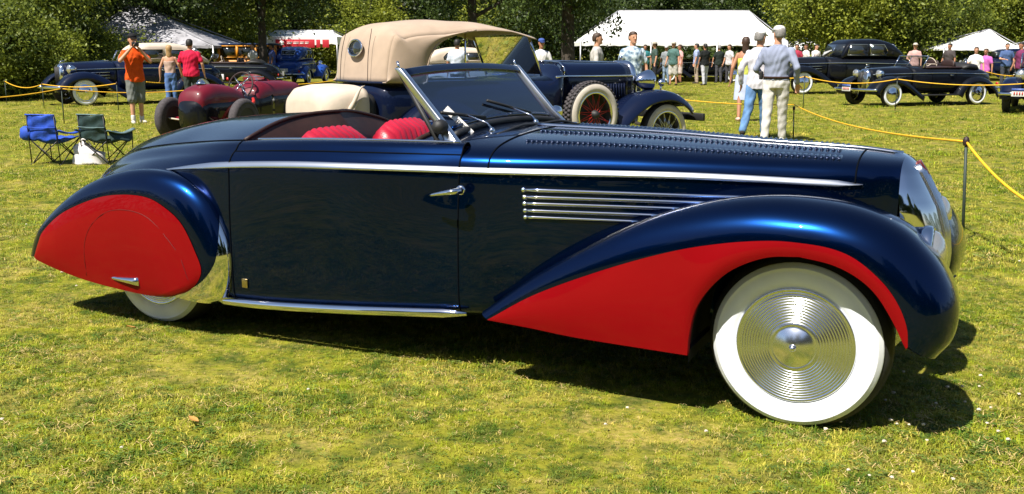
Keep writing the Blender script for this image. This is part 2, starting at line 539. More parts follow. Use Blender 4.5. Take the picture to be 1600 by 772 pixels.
for s in (-1, 1):
    G = []
    for z, w in ((1.345, .020), (1.30, .024), (1.2, .027), (1.1, .031), (1.04, .036), (1.0, .050), (.965, .068), (.940, .080), (.925, .082)):
        p = ws(s * .597, z)
        p[1] += s * max(0, (1.06 - z)) * .70
        off = .02 * max(0, 1.05 - z) * 8
        G.append([p + np.array([d + off, s * e, 0]) for d, e in ((-w, -.020), (-w * .9, .016), (w * .9, .020), (w, -.016))])
    post = MB().rings(G).build('windscreen_post', M['satin'], hero)
    bevel(post, .006)
    MB().tube([G[0][0] * 1.0 + [0, 0, .0], G[-1][0] + [0, 0, .0]], .011, 6).build('post_seal', M['black'], post)
    MB().tube([ws(s * .597, 1.34) + [0, 0, -.01], ws(s * .597, 1.34) + [-.012, 0, .035]], .006, 6).build('post_pin', M['chrome'], post)
    # knob lamp on the post
    c = ws(s * .62, 1.09) + [.01, s * .02, 0]
    kn = MB().lathe([(0, .035), (.022, .032), (.032, .015), (.034, -.01), (.028, -.03), (.012, -.045)], c, 'y', 20, s)
    kn.build('clamp_knob', M['black'] if s < 0 else M['chrome'], hero)
    if s < 0:
        MB().tube([c + [-.01, 0, -.02], c + [-.05, .02, -.11]], .009, 8).build('knob_stem', M['black'], hero)
# wipers with chrome arms
for yw in (-.34, .16):
    b0 = ws(yw, basez(yw)) + [.085, 0, -.012]
    w = MB()
    w.ball(b0 + [0, 0, .008], (.016, .016, .02), 10, 6)
    w.tube([b0 + [0, 0, .02], b0 + [-.03, .01, .045], ws(yw - .02, basez(yw) + .06) + [.018, 0, .008]], .0055, 6)
    w.build('wiper_arm', M['chrome'], hero)
    MB().tube([ws(yw - .22, basez(yw - .22) + .105) + [.014, 0, .008], ws(yw + .14, basez(yw + .14) + .035) + [.014, 0, .008]], .0075, 6).build('wiper_blade', M['black'], hero)
for yw in (-.12, .3):
    MB().tube(crs([ws(yw - .28, basez(yw - .28)) + [.14, 0, -.01], ws(yw, basez(yw)) + [.15, 0, .004], ws(yw + .22, basez(yw + .22)) + [.14, 0, -.008]], 12), .0075, 6).build('cowl_vent_strip', M['black'], hero)
# white card behind the glass with a few printed figures
cc = ws(-.47, 1.075) + [-.02, 0, .01]
ez = np.array([.52, .35, -.62]); ez /= np.linalg.norm(ez)
ew = np.array([.3, .9, .25]); ew -= ez * (ez @ ew); ew /= np.linalg.norm(ew)
en = np.cross(ez, ew)
card = tag(MB().rings([[cc + a * ez * .085 + b * ew * .05 + t * en for a, b in ((-1, -1), (1, -1), (1, 1), (-1, 1))] for t in (0, .002)]).build('show_card', M['paper'], None, smooth=False), "white numbered card propped inside the roadster's windscreen corner", "card")
card.matrix_world = hero.matrix_basis
dig = MB()
sgn = 1 if en[2] > 0 or en[1] < 0 else -1
for r0, txt in ((-.15, 4), (.28, 4)):
    for k in range(txt):
        o = cc + ez * (.085 * (r0 + .12)) + ew * (.05 * (-.55 + k * .36))
        for a0, a1 in (((-.07, -.1), (.07, -.1)), ((-.07, .1), (.07, .1)), ((-.07, -.1), (-.07, .1)), ((.07, -.1), (.07, .1)), ((0, -.1), (0, .1))):
            for side_ in (.0035, -.0015):
                dig.tube([o + ez * .13 * a0[0] + ew * .08 * a0[1] + en * side_, o + ez * .13 * a1[0] + ew * .08 * a1[1] + en * side_], .0012, 4)
dig.build('figures', M['ink'], card)
MB().tube([ws(-.3, 1.045) + [-.12, 0, .03], ws(-.1, 1.06) + [-.12, 0, .03]], .006, 6).build('dash_rod', M['chrome'], hero)

# ---------------------------------------------------------------- front fenders
C0 = crs([(.369, .304), (.594, .44), (.901, .576), (1.16, .669), (1.357, .718), (1.522, .742), (1.636, .744), (1.748, .733), (1.837, .70), (1.928, .628), (1.985, .553), (2.018, .475), (2.026, .407)], 120)
C2 = crs([(.322, .325, .815), (.585, .520, .81), (.85, .680, .77), (1.06, .785, .73), (1.285, .853, .70), (1.487, .882, .69), (1.675, .880, .68), (1.832, .856, .68), (1.965, .803, .68), (2.055, .730, .68), (2.126, .642, .68), (2.172, .535, .69), (2.165, .42, .70), (2.115, .345, .72)], 120)
C3 = crs([(.33, .30, .76), (.60, .47, .70), (.87, .62, .60), (1.07, .70, .50), (1.285, .745, .42), (1.49, .765, .37), (1.675, .765, .33), (1.83, .745, .30), (1.96, .70, .30), (2.03, .64, .31), (2.08, .57, .33), (2.11, .48, .36), (2.10, .40, .40), (2.07, .34, .46)], 120)
# same stations on the red line as on the crest: tail, crown and nose line up
def remap(Cc, knots):
    return np.stack([np.interp(pch(np.linspace(0, 1, 120), knots) * 119, np.arange(120), Cc[:, j]) for j in range(Cc.shape[1])], 1)
Y0 = .868
for s in (-1, 1):
    G = []
    for u in np.linspace(0, 1, 11):
        a = u * math.pi / 2
        k = math.sin(a); l = 1 - math.cos(a)
        G.append(np.stack([C0[:, 0] + (C2[:, 0] - C0[:, 0]) * k, s * (Y0 + (C2[:, 2] - Y0) * l), C0[:, 1] + (C2[:, 1] - C0[:, 1]) * k], 1))
    for u in np.linspace(0, 1, 12)[1:]:
        a = u * math.pi / 2
        k = 1 - math.cos(a); l = math.sin(a)
        G.append(np.stack([C2[:, 0] + (C3[:, 0] - C2[:, 0]) * k, s * (C2[:, 2] + (C3[:, 2] - C2[:, 2]) * l), C2[:, 1] + (C3[:, 1] - C2[:, 1]) * k], 1))
    G = np.array(G)
    if s > 0: G[:, :, 0] -= .030 * np.clip((G[:, :, 0] - 1.75) / .42, 0, 1)
    fen = MB().grid(G).build('front_fender', M['navy'], hero)
    # red panel from its pointed tail round the arch
    i1 = int(np.argmin(np.abs(C0[:, 0] - 1.16))); i2 = int(np.argmin(np.abs(C0[:, 0] - 1.636)))
    top = np.vstack([crs(C0[:i1 + 1], 40), crs(C0[i1:i2 + 1], 30)[1:], crs(C0[i2:], 40)[1:]])
    botA = crs([(.369, .303), (.565, .293), (.767, .279), (1.042, .272), (1.24, .268)], 40)
    botB = crs([(1.24, .268), (1.245, .354), (1.268, .459), (1.327, .553), (1.409, .628), (1.525, .68), (1.639, .693)], 30)[1:]
    botC = crs([(1.639, .693), (1.752, .675), (1.841, .637), (1.91, .58), (1.969, .494), (2.008, .42), (2.02, .400)], 40)[1:]
    bot = np.vstack([botA, botB, botC])
    G = []
    for t in np.linspace(0, 1, 9):
        q = top * (1 - t) + bot * t
        G.append(np.stack([q[:, 0], np.full(len(q), 0.0) + s * (Y0 + .003 + .012 * math.sin(t * math.pi) * np.minimum(1, np.linalg.norm(top - bot, axis=1) / .2)), q[:, 1]], 1))
    red = MB().grid(np.array(G))
    lip = [np.stack([bot[:, 0], np.full(len(bot), s * (Y0 + .003 - d)), bot[:, 1] + 0.0], 1) for d in (0, .012, .028)]
    red.grid(np.array(lip))
    red.build('fender_panel', M['red'], fen)
    arch = np.vstack([botB, botC])
    arch = np.vstack([[(1.24, .22)], arch, [(2.008, .38)]])
    cx, cz = 1.63, .33
    well = []
    for d, g in ((.845, 1.004), (.80, 1.04), (.62, 1.06), (.34, 1.05)):
        well.append(np.stack([cx + (arch[:, 0] - cx) * g, np.full(len(arch), s * d), cz + (arch[:, 1] - cz) * g], 1))
    wl = MB().grid(np.array(well))
    ap = well[-1]
    wl.add(ap, [tuple(range(len(ap)))])
    wl.build('wheel_well', M['black'], fen)
    # underside between the red panel and the body
    MB().grid(np.array([[(p[0], s * .85, p[1] + .015) for p in botA], [(p[0], s * .5, p[1] + .02) for p in botA]])).build('fender_underside', M['black'], fen)
    nb = np.array([(2.02, .400), (2.06, .352), (2.115, .345)])
    MB().grid(np.array([[(2.02, s * .86, .402), (2.065, s * .80, .36), (2.115, s * .72, .346)], [(1.99, s * .5, .40), (2.05, s * .5, .36), (2.07, s * .46, .345)]])).build('nose_underside', M['black'], fen)
    # headlight pod faired into the inner side of the fender
    pod = MB().lathe([(0.004, -.30), (.05, -.25), (.085, -.15), (.099, -.06), (.102, 0)], (2.03 - (.035 if s > 0 else 0), s * .50, .672), 'x', 28).build('headlight', M['navy'], hero)
    MB().lathe([(.100, -.012), (.108, 0), (.108, .022), (.098, .034), (.09, .03)], (2.03 - (.035 if s > 0 else 0), s * .50, .672), 'x', 28).build('bezel', M['chrome'], pod)
    MB().lathe([(.094, .028), (.085, .05), (.06, .07), (.03, .08), (0.002, .083)], (2.03 - (.035 if s > 0 else 0), s * .50, .672), 'x', 28).build('lens', M['lens'], pod)

# underbody, so that the car shades the ground as one
MB().rings([[(x, y, z) for y, z in ((-w * .88, zb0), (w * .88, zb0), (w, .335), (-w, .335))] for x, w, zb0 in ((-2.5, .3, .26), (-1.9, .55, .23), (-1.1, .795, .215), (-.4, .795, .24), (.15, .75, .27), (.4, .69, .28), (.8, .59, .29), (1.9, .22, .3))]).build('underbody', M['black'], hero)

# ---------------------------------------------------------------- grille
GZ = [(1.003, 1.885, .05, 1.862), (.985, 1.925, .12, 1.872), (.94, 1.975, .185, 1.885), (.87, 2.012, .222, 1.898), (.79, 2.055, .235, 1.912), (.685, 2.088, .225, 1.925), (.58, 2.10, .20, 1.935), (.48, 2.09, .16, 1.94)]
gk = np.array(GZ)
G = []
for t in np.linspace(0, len(GZ) - 1, 26):
    z, xc, w, xe = [np.interp(t, np.arange(len(GZ)), gk[:, j]) for j in range(4)]
    row = []
    for a in np.linspace(-1, 1, 33):
        aa = abs(a)
        y = w * math.copysign(min(1, (aa ** .85)), a) if a else 0
        k = (1 - min(1, abs(y) / w) ** 2.3) ** .62
        row.append((xe + (xc - xe) * k, y, z))
    G.append(row)
G = np.array(G)
gr = MB().grid(G).build('grille_shell', M['chrome'], hero)
for y in np.linspace(-.085, .085, 11):
    pts = []
    for z in np.linspace(.96, .50, 16):
        xc, w, xe = [np.interp(-z, -gk[:, 0], gk[:, j]) for j in (1, 2, 3)]
        k = (1 - min(1, abs(y) / w) ** 2.3) ** .62
        pts.append((xe + (xc - xe) * k + .004, y, z))
    MB().tube(pts, .0055, 6).build('grille_bar', M['hub'], gr)
eb = np.array([1.972, 0, .945])
em = MB().rings([[eb + np.array([t * .9 - z * .55, y, z * .8 + t * .5]) for y, z in ((-.016, .035), (.016, .035), (.022, 0), (.01, -.04), (-.01, -.04), (-.022, 0))] for t in (-.02, .008)])
bevel(em.build('nose_emblem', M['emblem'], gr), .003)
# number plate sized dark splash apron below the grille
MB().grid(np.array([[(2.03 - abs(y) * .15, y, z) for y in np.linspace(-.5, .5, 9)] for z in (.50, .40, .30)])).build('front_apron', M['navy'], hero)

# ---------------------------------------------------------------- rear fenders
K0 = crs([(-2.402, .325), (-2.36, .405), (-2.308, .476), (-2.147, .585), (-1.9, .676), (-1.715, .708), (-1.539, .706), (-1.414, .66), (-1.315, .588), (-1.242, .466), (-1.206, .357), (-1.279, .262), (-1.40, .214)], 110)
K2 = crs([(-2.494, .318), (-2.455, .42), (-2.35, .534), (-2.16, .669), (-1.958, .766), (-1.723, .825), (-1.502, .83), (-1.336, .791), (-1.218, .713), (-1.144, .607), (-1.093, .468), (-1.094, .34), (-1.135, .225), (-1.20, .186)], 110)
for s in (-1, 1):
    def crown(u, t):
        a = u * math.pi / 2
        k = math.sin(min(a, math.pi / 2)); l = 1 - math.cos(min(a, math.pi / 2))
        i = t * 109
        p0 = [np.interp(i, np.arange(110), K0[:, j]) for j in (0, 1)]; p2 = [np.interp(i, np.arange(110), K2[:, j]) for j in (0, 1)]
        return np.array([p0[0] + (p2[0] - p0[0]) * k, s * (.885 - .095 * l), p0[1] + (p2[1] - p0[1]) * k])
    G = [[crown(u, t) for t in np.linspace(0, 1, 110)] for u in np.linspace(0, 1, 11)]
    for u in np.linspace(0, 1, 10)[1:]:
        a = u * math.pi / 2
        G.append([(p[0] + (-1.75 - p[0]) * .16 * (1 - math.cos(a)), s * (.79 - .40 * math.sin(a)), p[1] - (1 - math.cos(a)) * (p[1] - .2) * .42) for p in np.stack([K2[:, 0], K2[:, 1]], 1)])
    rf = MB().grid(np.array(G)).build('rear_fender', M['navy'], hero)
    b = crs([(-2.402, .325), (-2.37, .305), (-2.186, .262), (-1.951, .226), (-1.632, .202), (-1.46, .204), (-1.40, .214)], 110)
    P = []
    for t in np.linspace(0, 1, 13):
        q = K0 * (1 - t) + b * t
        hgt = np.linalg.norm(K0 - b, axis=1)
        P.append(np.stack([q[:, 0], s * (.888 + .019 * np.sin(t * np.pi) ** .8 * np.minimum(1, hgt / .3)), q[:, 1]], 1))
    sk = MB().grid(np.array(P))
    sk.grid(np.array([[(p[0], s * .888, p[1]) for p in b], [(p[0], s * .80, p[1] + .01) for p in b], [(p[0], s * .62, p[1] + .05) for p in b]]))
    sk = sk.build('fender_skirt', M['red'], rf)
    def on_skirt(x, z):
        for t in np.linspace(0, 1, 200):
            pass
        d = None
        A = np.array(P); dd = (A[:, :, 0] - x) ** 2 + (A[:, :, 2] - z) ** 2
        return A.reshape(-1, 3)[int(np.argmin(dd))][1]
    sp = [(-2.0, .262), (-1.985, .42), (-1.93, .53), (-1.82, .610), (-1.69, .634), (-1.55, .615), (-1.44, .545), (-1.33, .43), (-1.27, .285)]
    MB().tube([(x, on_skirt(x, z) + s * .0002, z) for x, z in crs(sp, 50)], .0013, 6).build('skirt_seam', M['redseam'], sk)
    hk = MB()
    hk.rings([[(-1.825 + .205 * t, s * (.892 + .028 * t ** .5 * math.sin(a) * (1 if t < 1 else .7)) if math.sin(a) > 0 else s * .895, .268 + (.004 + .020 * t ** .7) * math.cos(a)) for a in np.linspace(0, 2 * np.pi, 12, endpoint=False)] for t in np.linspace(0, 1, 9)])
    hk.build('skirt_handle', M['chrome'], sk)
    # bright gravel guard on the leading edge
    G = []
    for t in np.linspace(.755, .999, 50):
        f = (t - .755) / (1 - .755)
        ui = float(np.interp(f, [0, .18, .42, .66, 1], [1.0, .72, .42, .0, .0]))
        row = []
        for u in np.linspace(ui, 1, 12):
            p = crown(u, t)
            e = 1e-3
            n = np.cross(crown(min(1, u + e), t) - crown(max(0, u - e), t), crown(u, min(1, t + e)) - crown(u, max(0, t - e)))
            n /= np.linalg.norm(n) + 1e-12
            if n[1] * s < 0: n = -n
            row.append(p + n * .005)
        last = row[-1]
        row.append(last + [0.004, -s * .05, 0]); row.append(last + [-.004, -s * .10, -.0])
        G.append(row)
    MB().grid(np.array(G)).build('gravel_guard', M['chrome'], rf)
    # black closing panel inside
    MB().grid(np.array([[(p[0] * .98 - .03, s * .60, p[1] * .93 + .0) for p in K2], [(p[0] * .98 - .03, s * .60, .20) for p in K2]])).build('inner_panel', M['black'], rf)

# ---------------------------------------------------------------- wheels
def hero_wheel(x, y, z, s, disc=True):
    w = MB().lathe([(.215, 0), (.25, .010), (.30, .002), (.327, -.018), (.342, -.05), (.346, -.09), (.342, -.13), (.325, -.165), (.25, -.18), (.20, -.16)], (x, s * y, z), 'y', 72, s).build('wheel', M['rubber'], hero)
    MB().lathe([(.221, .004), (.232, .013), (.255, .0185), (.28, .017), (.294, .0132), (.297, .0146), (.3005, .0138), (.303, .0095), (.314, .003), (.318, -.004)], (x, s * y, z), 'y', 72, s).build('whitewall', M['white'], w)
    pr = [(.224, -.004), (.223, .012), (.217, .017), (.211, .013), (.206, .010)]
    rr = np.linspace(.205, .092, 150)
    for r in rr:
        k = (.205 - r) / .113
        pr.append((r, .010 + .018 * k + .0030 * abs(math.cos(k * 11 * math.pi))))
    pr += [(.089, .031), (.085, .035), (.081, .031)]
    for r in np.linspace(.078, .016, 10):
        pr.append((r, .031 + .024 * (1 - (r / .078) ** 1.8)))
    pr += [(.013, .054), (.012, .062), (.007, .067), (.001, .068)]
    MB().lathe(pr, (x, s * y, z), 'y', 96, s).build('hub_disc', M['hub'], w)
for s in (-1, 1):
    hero_wheel(1.622, .745, .328, s)
    hero_wheel(-1.69, .70, .322, s)
# ================================================================ ground and grass
def turf_mat(name, dark, light, straw, leaf=False):
    m, nt, p = new_mat(name)
    geo = nt.nodes.new("ShaderNodeNewGeometry")
    def noise(sc, det=4.0, rough=0.6):
        n = nt.nodes.new("ShaderNodeTexNoise"); n.inputs["Scale"].default_value = sc; n.inputs["Detail"].default_value = det; n.inputs["Roughness"].default_value = rough
        nt.links.new(geo.outputs["Position"], n.inputs["Vector"]); return n
    def rng_(n, a, b):
        r = nt.nodes.new("ShaderNodeMapRange"); r.inputs[1].default_value = a; r.inputs[2].default_value = b
        nt.links.new(n, r.inputs[0]); return r.outputs[0]
    def mix(f, a, b):
        x = nt.nodes.new("ShaderNodeMix"); x.data_type = 'RGBA'
        nt.links.new(f, x.inputs[0])
        for k, v in ((6, a), (7, b)):
            if isinstance(v, tuple): x.inputs[k].default_value = (*v, 1)
            else: nt.links.new(v, x.inputs[k])
        return x.outputs[2]
    big = rng_(noise(1.6, 5, .7).outputs["Fac"], .47, .70)
    mid = rng_(noise(5.5, 5, .7).outputs["Fac"], .40, .56)
    fine = rng_(noise(38.0, 2).outputs["Fac"], .3, .7)
    c1 = mix(mid, dark, light)
    c2 = mix(big, c1, straw)
    c3 = mix(fine, c2, c1)
    if leaf:
        oi = nt.nodes.new("ShaderNodeObjectInfo")
        r1 = rng_(oi.outputs["Random"], 0.45, 1.0)
        c3 = mix(r1, c3, straw)
        hs = nt.nodes.new("ShaderNodeHueSaturation")
        r2 = nt.nodes.new("ShaderNodeMapRange"); r2.inputs[3].default_value = .6; r2.inputs[4].default_value = 1.3
        mm = nt.nodes.new("ShaderNodeMath"); mm.operation = 'FRACT'
        m7 = nt.nodes.new("ShaderNodeMath"); m7.operation = 'MULTIPLY'; m7.inputs[1].default_value = 7.13
        nt.links.new(oi.outputs["Random"], m7.inputs[0]); nt.links.new(m7.outputs[0], mm.inputs[0]); nt.links.new(mm.outputs[0], r2.inputs[0])
        nt.links.new(r2.outputs[0], hs.inputs["Value"])
        nt.links.new(c3, hs.inputs["Color"])
        c3 = hs.outputs["Color"]
    nt.links.new(c3, p.inputs["Base Color"])
    p.inputs["Roughness"].default_value = 0.6 if leaf else 0.95
    p.inputs["Specular IOR Level"].default_value = 0.25 if leaf else 0.1
    if leaf:
        p.inputs["Transmission Weight"].default_value = 0.0
        tl = nt.nodes.new("ShaderNodeBsdfTranslucent")
        nt.links.new(c3, tl.inputs[0])
        mx = nt.nodes.new("ShaderNodeMixShader"); mx.inputs[0].default_value = 0.3
        nt.links.new(p.outputs[0], mx.inputs[1]); nt.links.new(tl.outputs[0], mx.inputs[2])
        nt.links.new(mx.outputs[0], nt.nodes["Material Output"].inputs[0])
    else:
        bp = nt.nodes.new("ShaderNodeBump"); bp.inputs["Strength"].default_value = 0.6; bp.inputs["Distance"].default_value = 0.04
        nt.links.new(noise(24.0, 4).outputs["Fac"], bp.inputs["Height"]); nt.links.new(bp.outputs[0], p.inputs["Normal"])
    return m

M['turf'] = turf_mat("turf", (0.060, 0.080, 0.010), (0.19, 0.185, 0.018), (0.40, 0.29, 0.10))
M['blade'] = turf_mat("grass_blades", (0.065, 0.150, 0.008), (0.30, 0.36, 0.014), (0.53, 0.44, 0.085), True)
M['blade_clover'] = turf_mat('clover_leaf_green', (0.06, 0.13, 0.018), (0.13, 0.22, 0.03), (0.22, 0.28, 0.06), True)
M['clover'] = mat("clover_flower", (0.56, 0.50, 0.38), 0.8, 0, 0, .15, 60)

def gheight(x, y):
    return 0.012 * math.sin(x * .9 + 1.3) * math.cos(y * .7) if False else 0.0
gx = np.concatenate([[-500, -200, -90], np.linspace(-50, 50, 41), [90, 200, 500]])
gy = np.concatenate([[-400, -120, -40], np.linspace(-10, 80, 46), [140, 300, 900]])
ground = MB().grid(np.array([[(x, y, 0) for x in gx] for y in gy])).build('ground', M['turf'])
tag(ground, kind='structure')

def tuft(nb, rad, h, wd, seed):
    r = np.random.default_rng(seed)
    mb = MB()
    for k in range(nb):
        a = r.uniform(0, 2 * np.pi); d = rad * math.sqrt(r.uniform())
        b = np.array([d * math.cos(a), d * math.sin(a), -0.004])
        la = r.uniform(0, 2 * np.pi); lean = r.uniform(.35, 1.7)
        hh = h * r.uniform(.45, 1.15); w = wd * r.uniform(.6, 1.3)
        dr = np.array([math.cos(la), math.sin(la), 0]); sd = np.array([-math.sin(la), math.cos(la), 0])
        p1 = b + dr * hh * lean * .35 + [0, 0, hh * .6]
        p2 = b + dr * hh * lean * .95 + [0, 0, hh * (1.0 - .42 * lean)]
        mb.add([b - sd * w, b + sd * w, p1 - sd * w * .8, p1 + sd * w * .8, p2], [(0, 1, 3, 2), (2, 3, 4)])
    return mb.mesh('grass_tuft', True)

tufts = bpy.data.collections.new("grass_tufts")
for k in range(7):
    me = tuft(14, .040, .038 if k < 5 else .05, .0021, 40 + k); me.materials.append(M['blade'])
    tufts.objects.link(bpy.data.objects.new('grass_tuft', me))

def straw_tuft(seed):
    r = np.random.default_rng(seed); mb = MB()
    for k in range(6):
        c = np.array([*r.uniform(-.04, .04, 2), r.uniform(.014, .030)]); a = r.uniform(0, 6.28); L = r.uniform(.018, .04); w = .0016
        d = np.array([math.cos(a), math.sin(a), r.uniform(-.2, .45)]); sd = np.array([-math.sin(a), math.cos(a), 0])
        mb.add([c - sd * w, c + sd * w, c + d * L + sd * w * .5, c + d * L - sd * w * .5], [(0, 1, 2, 3)])
    return mb.mesh('dry_blades', True)
M['dryblade'] = mat('dry_grass', (0.50, 0.36, 0.15), 0.8, 0, 0, .25, 30)
for k in range(1):
    me = straw_tuft(90 + k); me.materials.append(M['dryblade'])
    tufts.objects.link(bpy.data.objects.new('dry_blades', me))

def clover_tuft(seed):
    r = np.random.default_rng(seed); mb = MB()
    for k in range(7):
        c = np.array([*r.uniform(-.035, .035, 2), r.uniform(.012, .026)]); a0 = r.uniform(0, 6.28)
        for j in range(3):
            a = a0 + j * 2.094; d = np.array([math.cos(a), math.sin(a), r.uniform(-.1, .35)]); sd = np.array([-math.sin(a), math.cos(a), 0])
            L = r.uniform(.007, .011)
            mb.add([c, c + d * L * .6 + sd * L * .5, c + d * L * 1.1, c + d * L * .6 - sd * L * .5], [(0, 1, 2, 3)])
    return mb.mesh('clover_leaves', True)
for k in range(2):
    me = clover_tuft(70 + k); me.materials.append(M['blade_clover'])
    tufts.objects.link(bpy.data.objects.new('clover_leaves', me))

def scatter(name, pts, rot, scl, coll, kind='stuff'):
    me = bpy.data.meshes.new(name)
    me.from_pydata(np.asarray(pts).tolist(), [], [])
    for nm, arr in (("rz", rot), ("scl", scl)):
        at = me.attributes.new(nm, 'FLOAT', 'POINT'); at.data.foreach_set("value", np.asarray(arr, np.float32))
    o = bpy.data.objects.new(name, me); C.objects.link(o); o['kind'] = kind
    ng = bpy.data.node_groups.new(name, 'GeometryNodeTree')
    ng.interface.new_socket(name="Geometry", in_out='INPUT', socket_type='NodeSocketGeometry')
    ng.interface.new_socket(name="Geometry", in_out='OUTPUT', socket_type='NodeSocketGeometry')
    N = ng.nodes; L = ng.links
    gi = N.new('NodeGroupInput'); go = N.new('NodeGroupOutput')
    iop = N.new('GeometryNodeInstanceOnPoints'); ci = N.new('GeometryNodeCollectionInfo')
    ci.inputs[0].default_value = coll
    ci.inputs['Separate Children'].default_value = True
    ci.inputs['Reset Children'].default_value = True
    iop.inputs['Pick Instance'].default_value = True
    a1 = N.new('GeometryNodeInputNamedAttribute'); a1.data_type = 'FLOAT'; a1.inputs[0].default_value = "rz"
    a2 = N.new('GeometryNodeInputNamedAttribute'); a2.data_type = 'FLOAT'; a2.inputs[0].default_value = "scl"
    cx = N.new('ShaderNodeCombineXYZ'); er = N.new('FunctionNodeEulerToRotation')
    L.new(a1.outputs['Attribute'], cx.inputs[2]); L.new(cx.outputs[0], er.inputs[0]); L.new(er.outputs[0], iop.inputs['Rotation'])
    L.new(a2.outputs['Attribute'], iop.inputs['Scale'])
    L.new(gi.outputs[0], iop.inputs['Points']); L.new(ci.outputs[0], iop.inputs['Instance'])
    L.new(iop.outputs[0], go.inputs[0])
    md = o.modifiers.new("scatter", 'NODES'); md.node_group = ng
    return o

def wedge(n, y0, y1, pad=1.5, slope=.62):
    out = []
    y = np.sqrt(rng.uniform(y0 ** 2, y1 ** 2, n * 2))
    x = rng.uniform(-1, 1, n * 2) * (slope * y + pad)
    return np.stack([x, y], 1)[:n]
P, S = [], []
for n, y0, y1, s0, s1 in ((62000, 2.3, 6.0, .5, .95), (46000, 6.0, 12.0, .8, 1.35), (26000, 12, 24, 1.2, 2.1), (16000, 24, 46, 1.6, 2.6)):
    w = wedge(n, y0, y1)
    P.append(w); S.append(rng.uniform(s0, s1, n))
P = np.vstack(P); S = np.concatenate(S)
# thin and low where the turf is worn
def patch(x, y):
    v = 0
    for cx, cy, r in ((-.95, 3.55, .22), (-.55, 3.45, .2), (-1.35, 4.3, .35), (.55, 3.9, .25), (-2.5, 4.9, .4), (2.4, 3.6, .25), (-.75, 3.35, .25)):
        v = np.maximum(v, np.exp(-(((x - cx) / r) ** 2 + ((y - cy) / (r * .6)) ** 2)))
    return v
pv = patch(P[:, 0], P[:, 1])
keep = rng.uniform(0, 1, len(P)) > pv * .55
P, S, pv = P[keep], S[keep], pv[keep]
S = S * (1 - .4 * pv) * (.8 + .35 * (np.sin(P[:, 0] * 2.1 + 1) * np.cos(P[:, 1] * 2.7)))
scatter('grass', np.column_stack([P, np.zeros(len(P))]), rng.uniform(0, 6.28, len(P)), S, tufts)

# clover heads among the grass
mb = MB()
for k in range(120):
    if k < 75: x, y = rng.normal(2.0, .55), rng.normal(3.75, .35)
    else:
        y = rng.uniform(3.2, 10); x = rng.uniform(-.55, .6) * y
    h = rng.uniform(.022, .042)
    q = rng.uniform(.0045, .008)
    mb.ball((x, y, h), (q, q, q * .8), 7, 4)
    for j in range(5):
        a = j * 1.26 + k; mb.ball((x + q * .8 * math.cos(a), y + q * .8 * math.sin(a), h + q * .2 * math.sin(a * 3)), q * .45, 5, 3)
tag(mb.build('clover_flowers', M['clover']), kind='stuff')
# a few fallen leaves
M['deadleaf'] = mat("fallen_leaf", (0.42, 0.22, 0.05), 0.7, 0, 0, .3, 20)
for k, (x, y, a) in enumerate(((2.62, 4.55, .3), (-1.22, 3.6, 1.2), (-1.95, 4.9, 2.2))):
    lf = MB().grid(np.array([[(u * .016 * (1 - v * v) , v * .024, (.034 + .006 * abs(u) + .008 * v) - .0) for u in (-1, -.5, 0, .5, 1)] for v in np.linspace(-1, 1, 7)])).build('fallen_leaf', M['deadleaf'])
    lf.location = (x, y, 0); lf.rotation_euler = (0, 0, a)
    tag(lf, ["yellow fallen leaf in the shade beside the roadster's front wheel", "orange fallen leaf lying in the foreground grass", "yellow fallen leaf in the grass left of the roadster's rear wheel"][k], "leaf", "fallen leaves")

# ================================================================ trees
def leaf_mat(name, dark, light, trans):
    m, nt, p = new_mat(name)
    geo = nt.nodes.new("ShaderNodeNewGeometry")
    n = nt.nodes.new("ShaderNodeTexNoise"); n.inputs["Scale"].default_value = .9; n.inputs["Detail"].default_value = 3
    nt.links.new(geo.outputs["Position"], n.inputs["Vector"])
    mr = nt.nodes.new("ShaderNodeMapRange"); mr.inputs[1].default_value = .35; mr.inputs[2].default_value = .65
    nt.links.new(n.outputs["Fac"], mr.inputs[0])
    ad = nt.nodes.new("ShaderNodeMath"); ad.operation = 'ADD'
    rr = nt.nodes.new("ShaderNodeMapRange"); rr.inputs[3].default_value = -.35; rr.inputs[4].default_value = .35
    nt.links.new(geo.outputs["Random Per Island"], rr.inputs[0])
    nt.links.new(mr.outputs[0], ad.inputs[0]); nt.links.new(rr.outputs[0], ad.inputs[1])
    x = nt.nodes.new("ShaderNodeMix"); x.data_type = 'RGBA'; x.clamp_factor = True
    nt.links.new(ad.outputs[0], x.inputs[0])
    x.inputs[6].default_value = (*dark, 1); x.inputs[7].default_value = (*light, 1)
    nt.links.new(x.outputs[2], p.inputs["Base Color"])
    p.inputs["Roughness"].default_value = .5; p.inputs["Specular IOR Level"].default_value = .3
    tl = nt.nodes.new("ShaderNodeBsdfTranslucent"); nt.links.new(x.outputs[2], tl.inputs[0])
    mx = nt.nodes.new("ShaderNodeMixShader"); mx.inputs[0].default_value = trans
    nt.links.new(p.outputs[0], mx.inputs[1]); nt.links.new(tl.outputs[0], mx.inputs[2])
    nt.links.new(mx.outputs[0], nt.nodes["Material Output"].inputs[0])
    return m
LEAF = [leaf_mat("leaves_dark", (.018, .036, .008), (.070, .105, .018), .3),
        leaf_mat("leaves_mid", (.045, .075, .012), (.24, .28, .032), .35),
        leaf_mat("leaves_light", (.09, .125, .014), (.36, .39, .045), .4)]
M['bark'] = mat("bark", (0.045, 0.035, 0.026), 0.9, 0, 0, .35, 6, .6, 14)

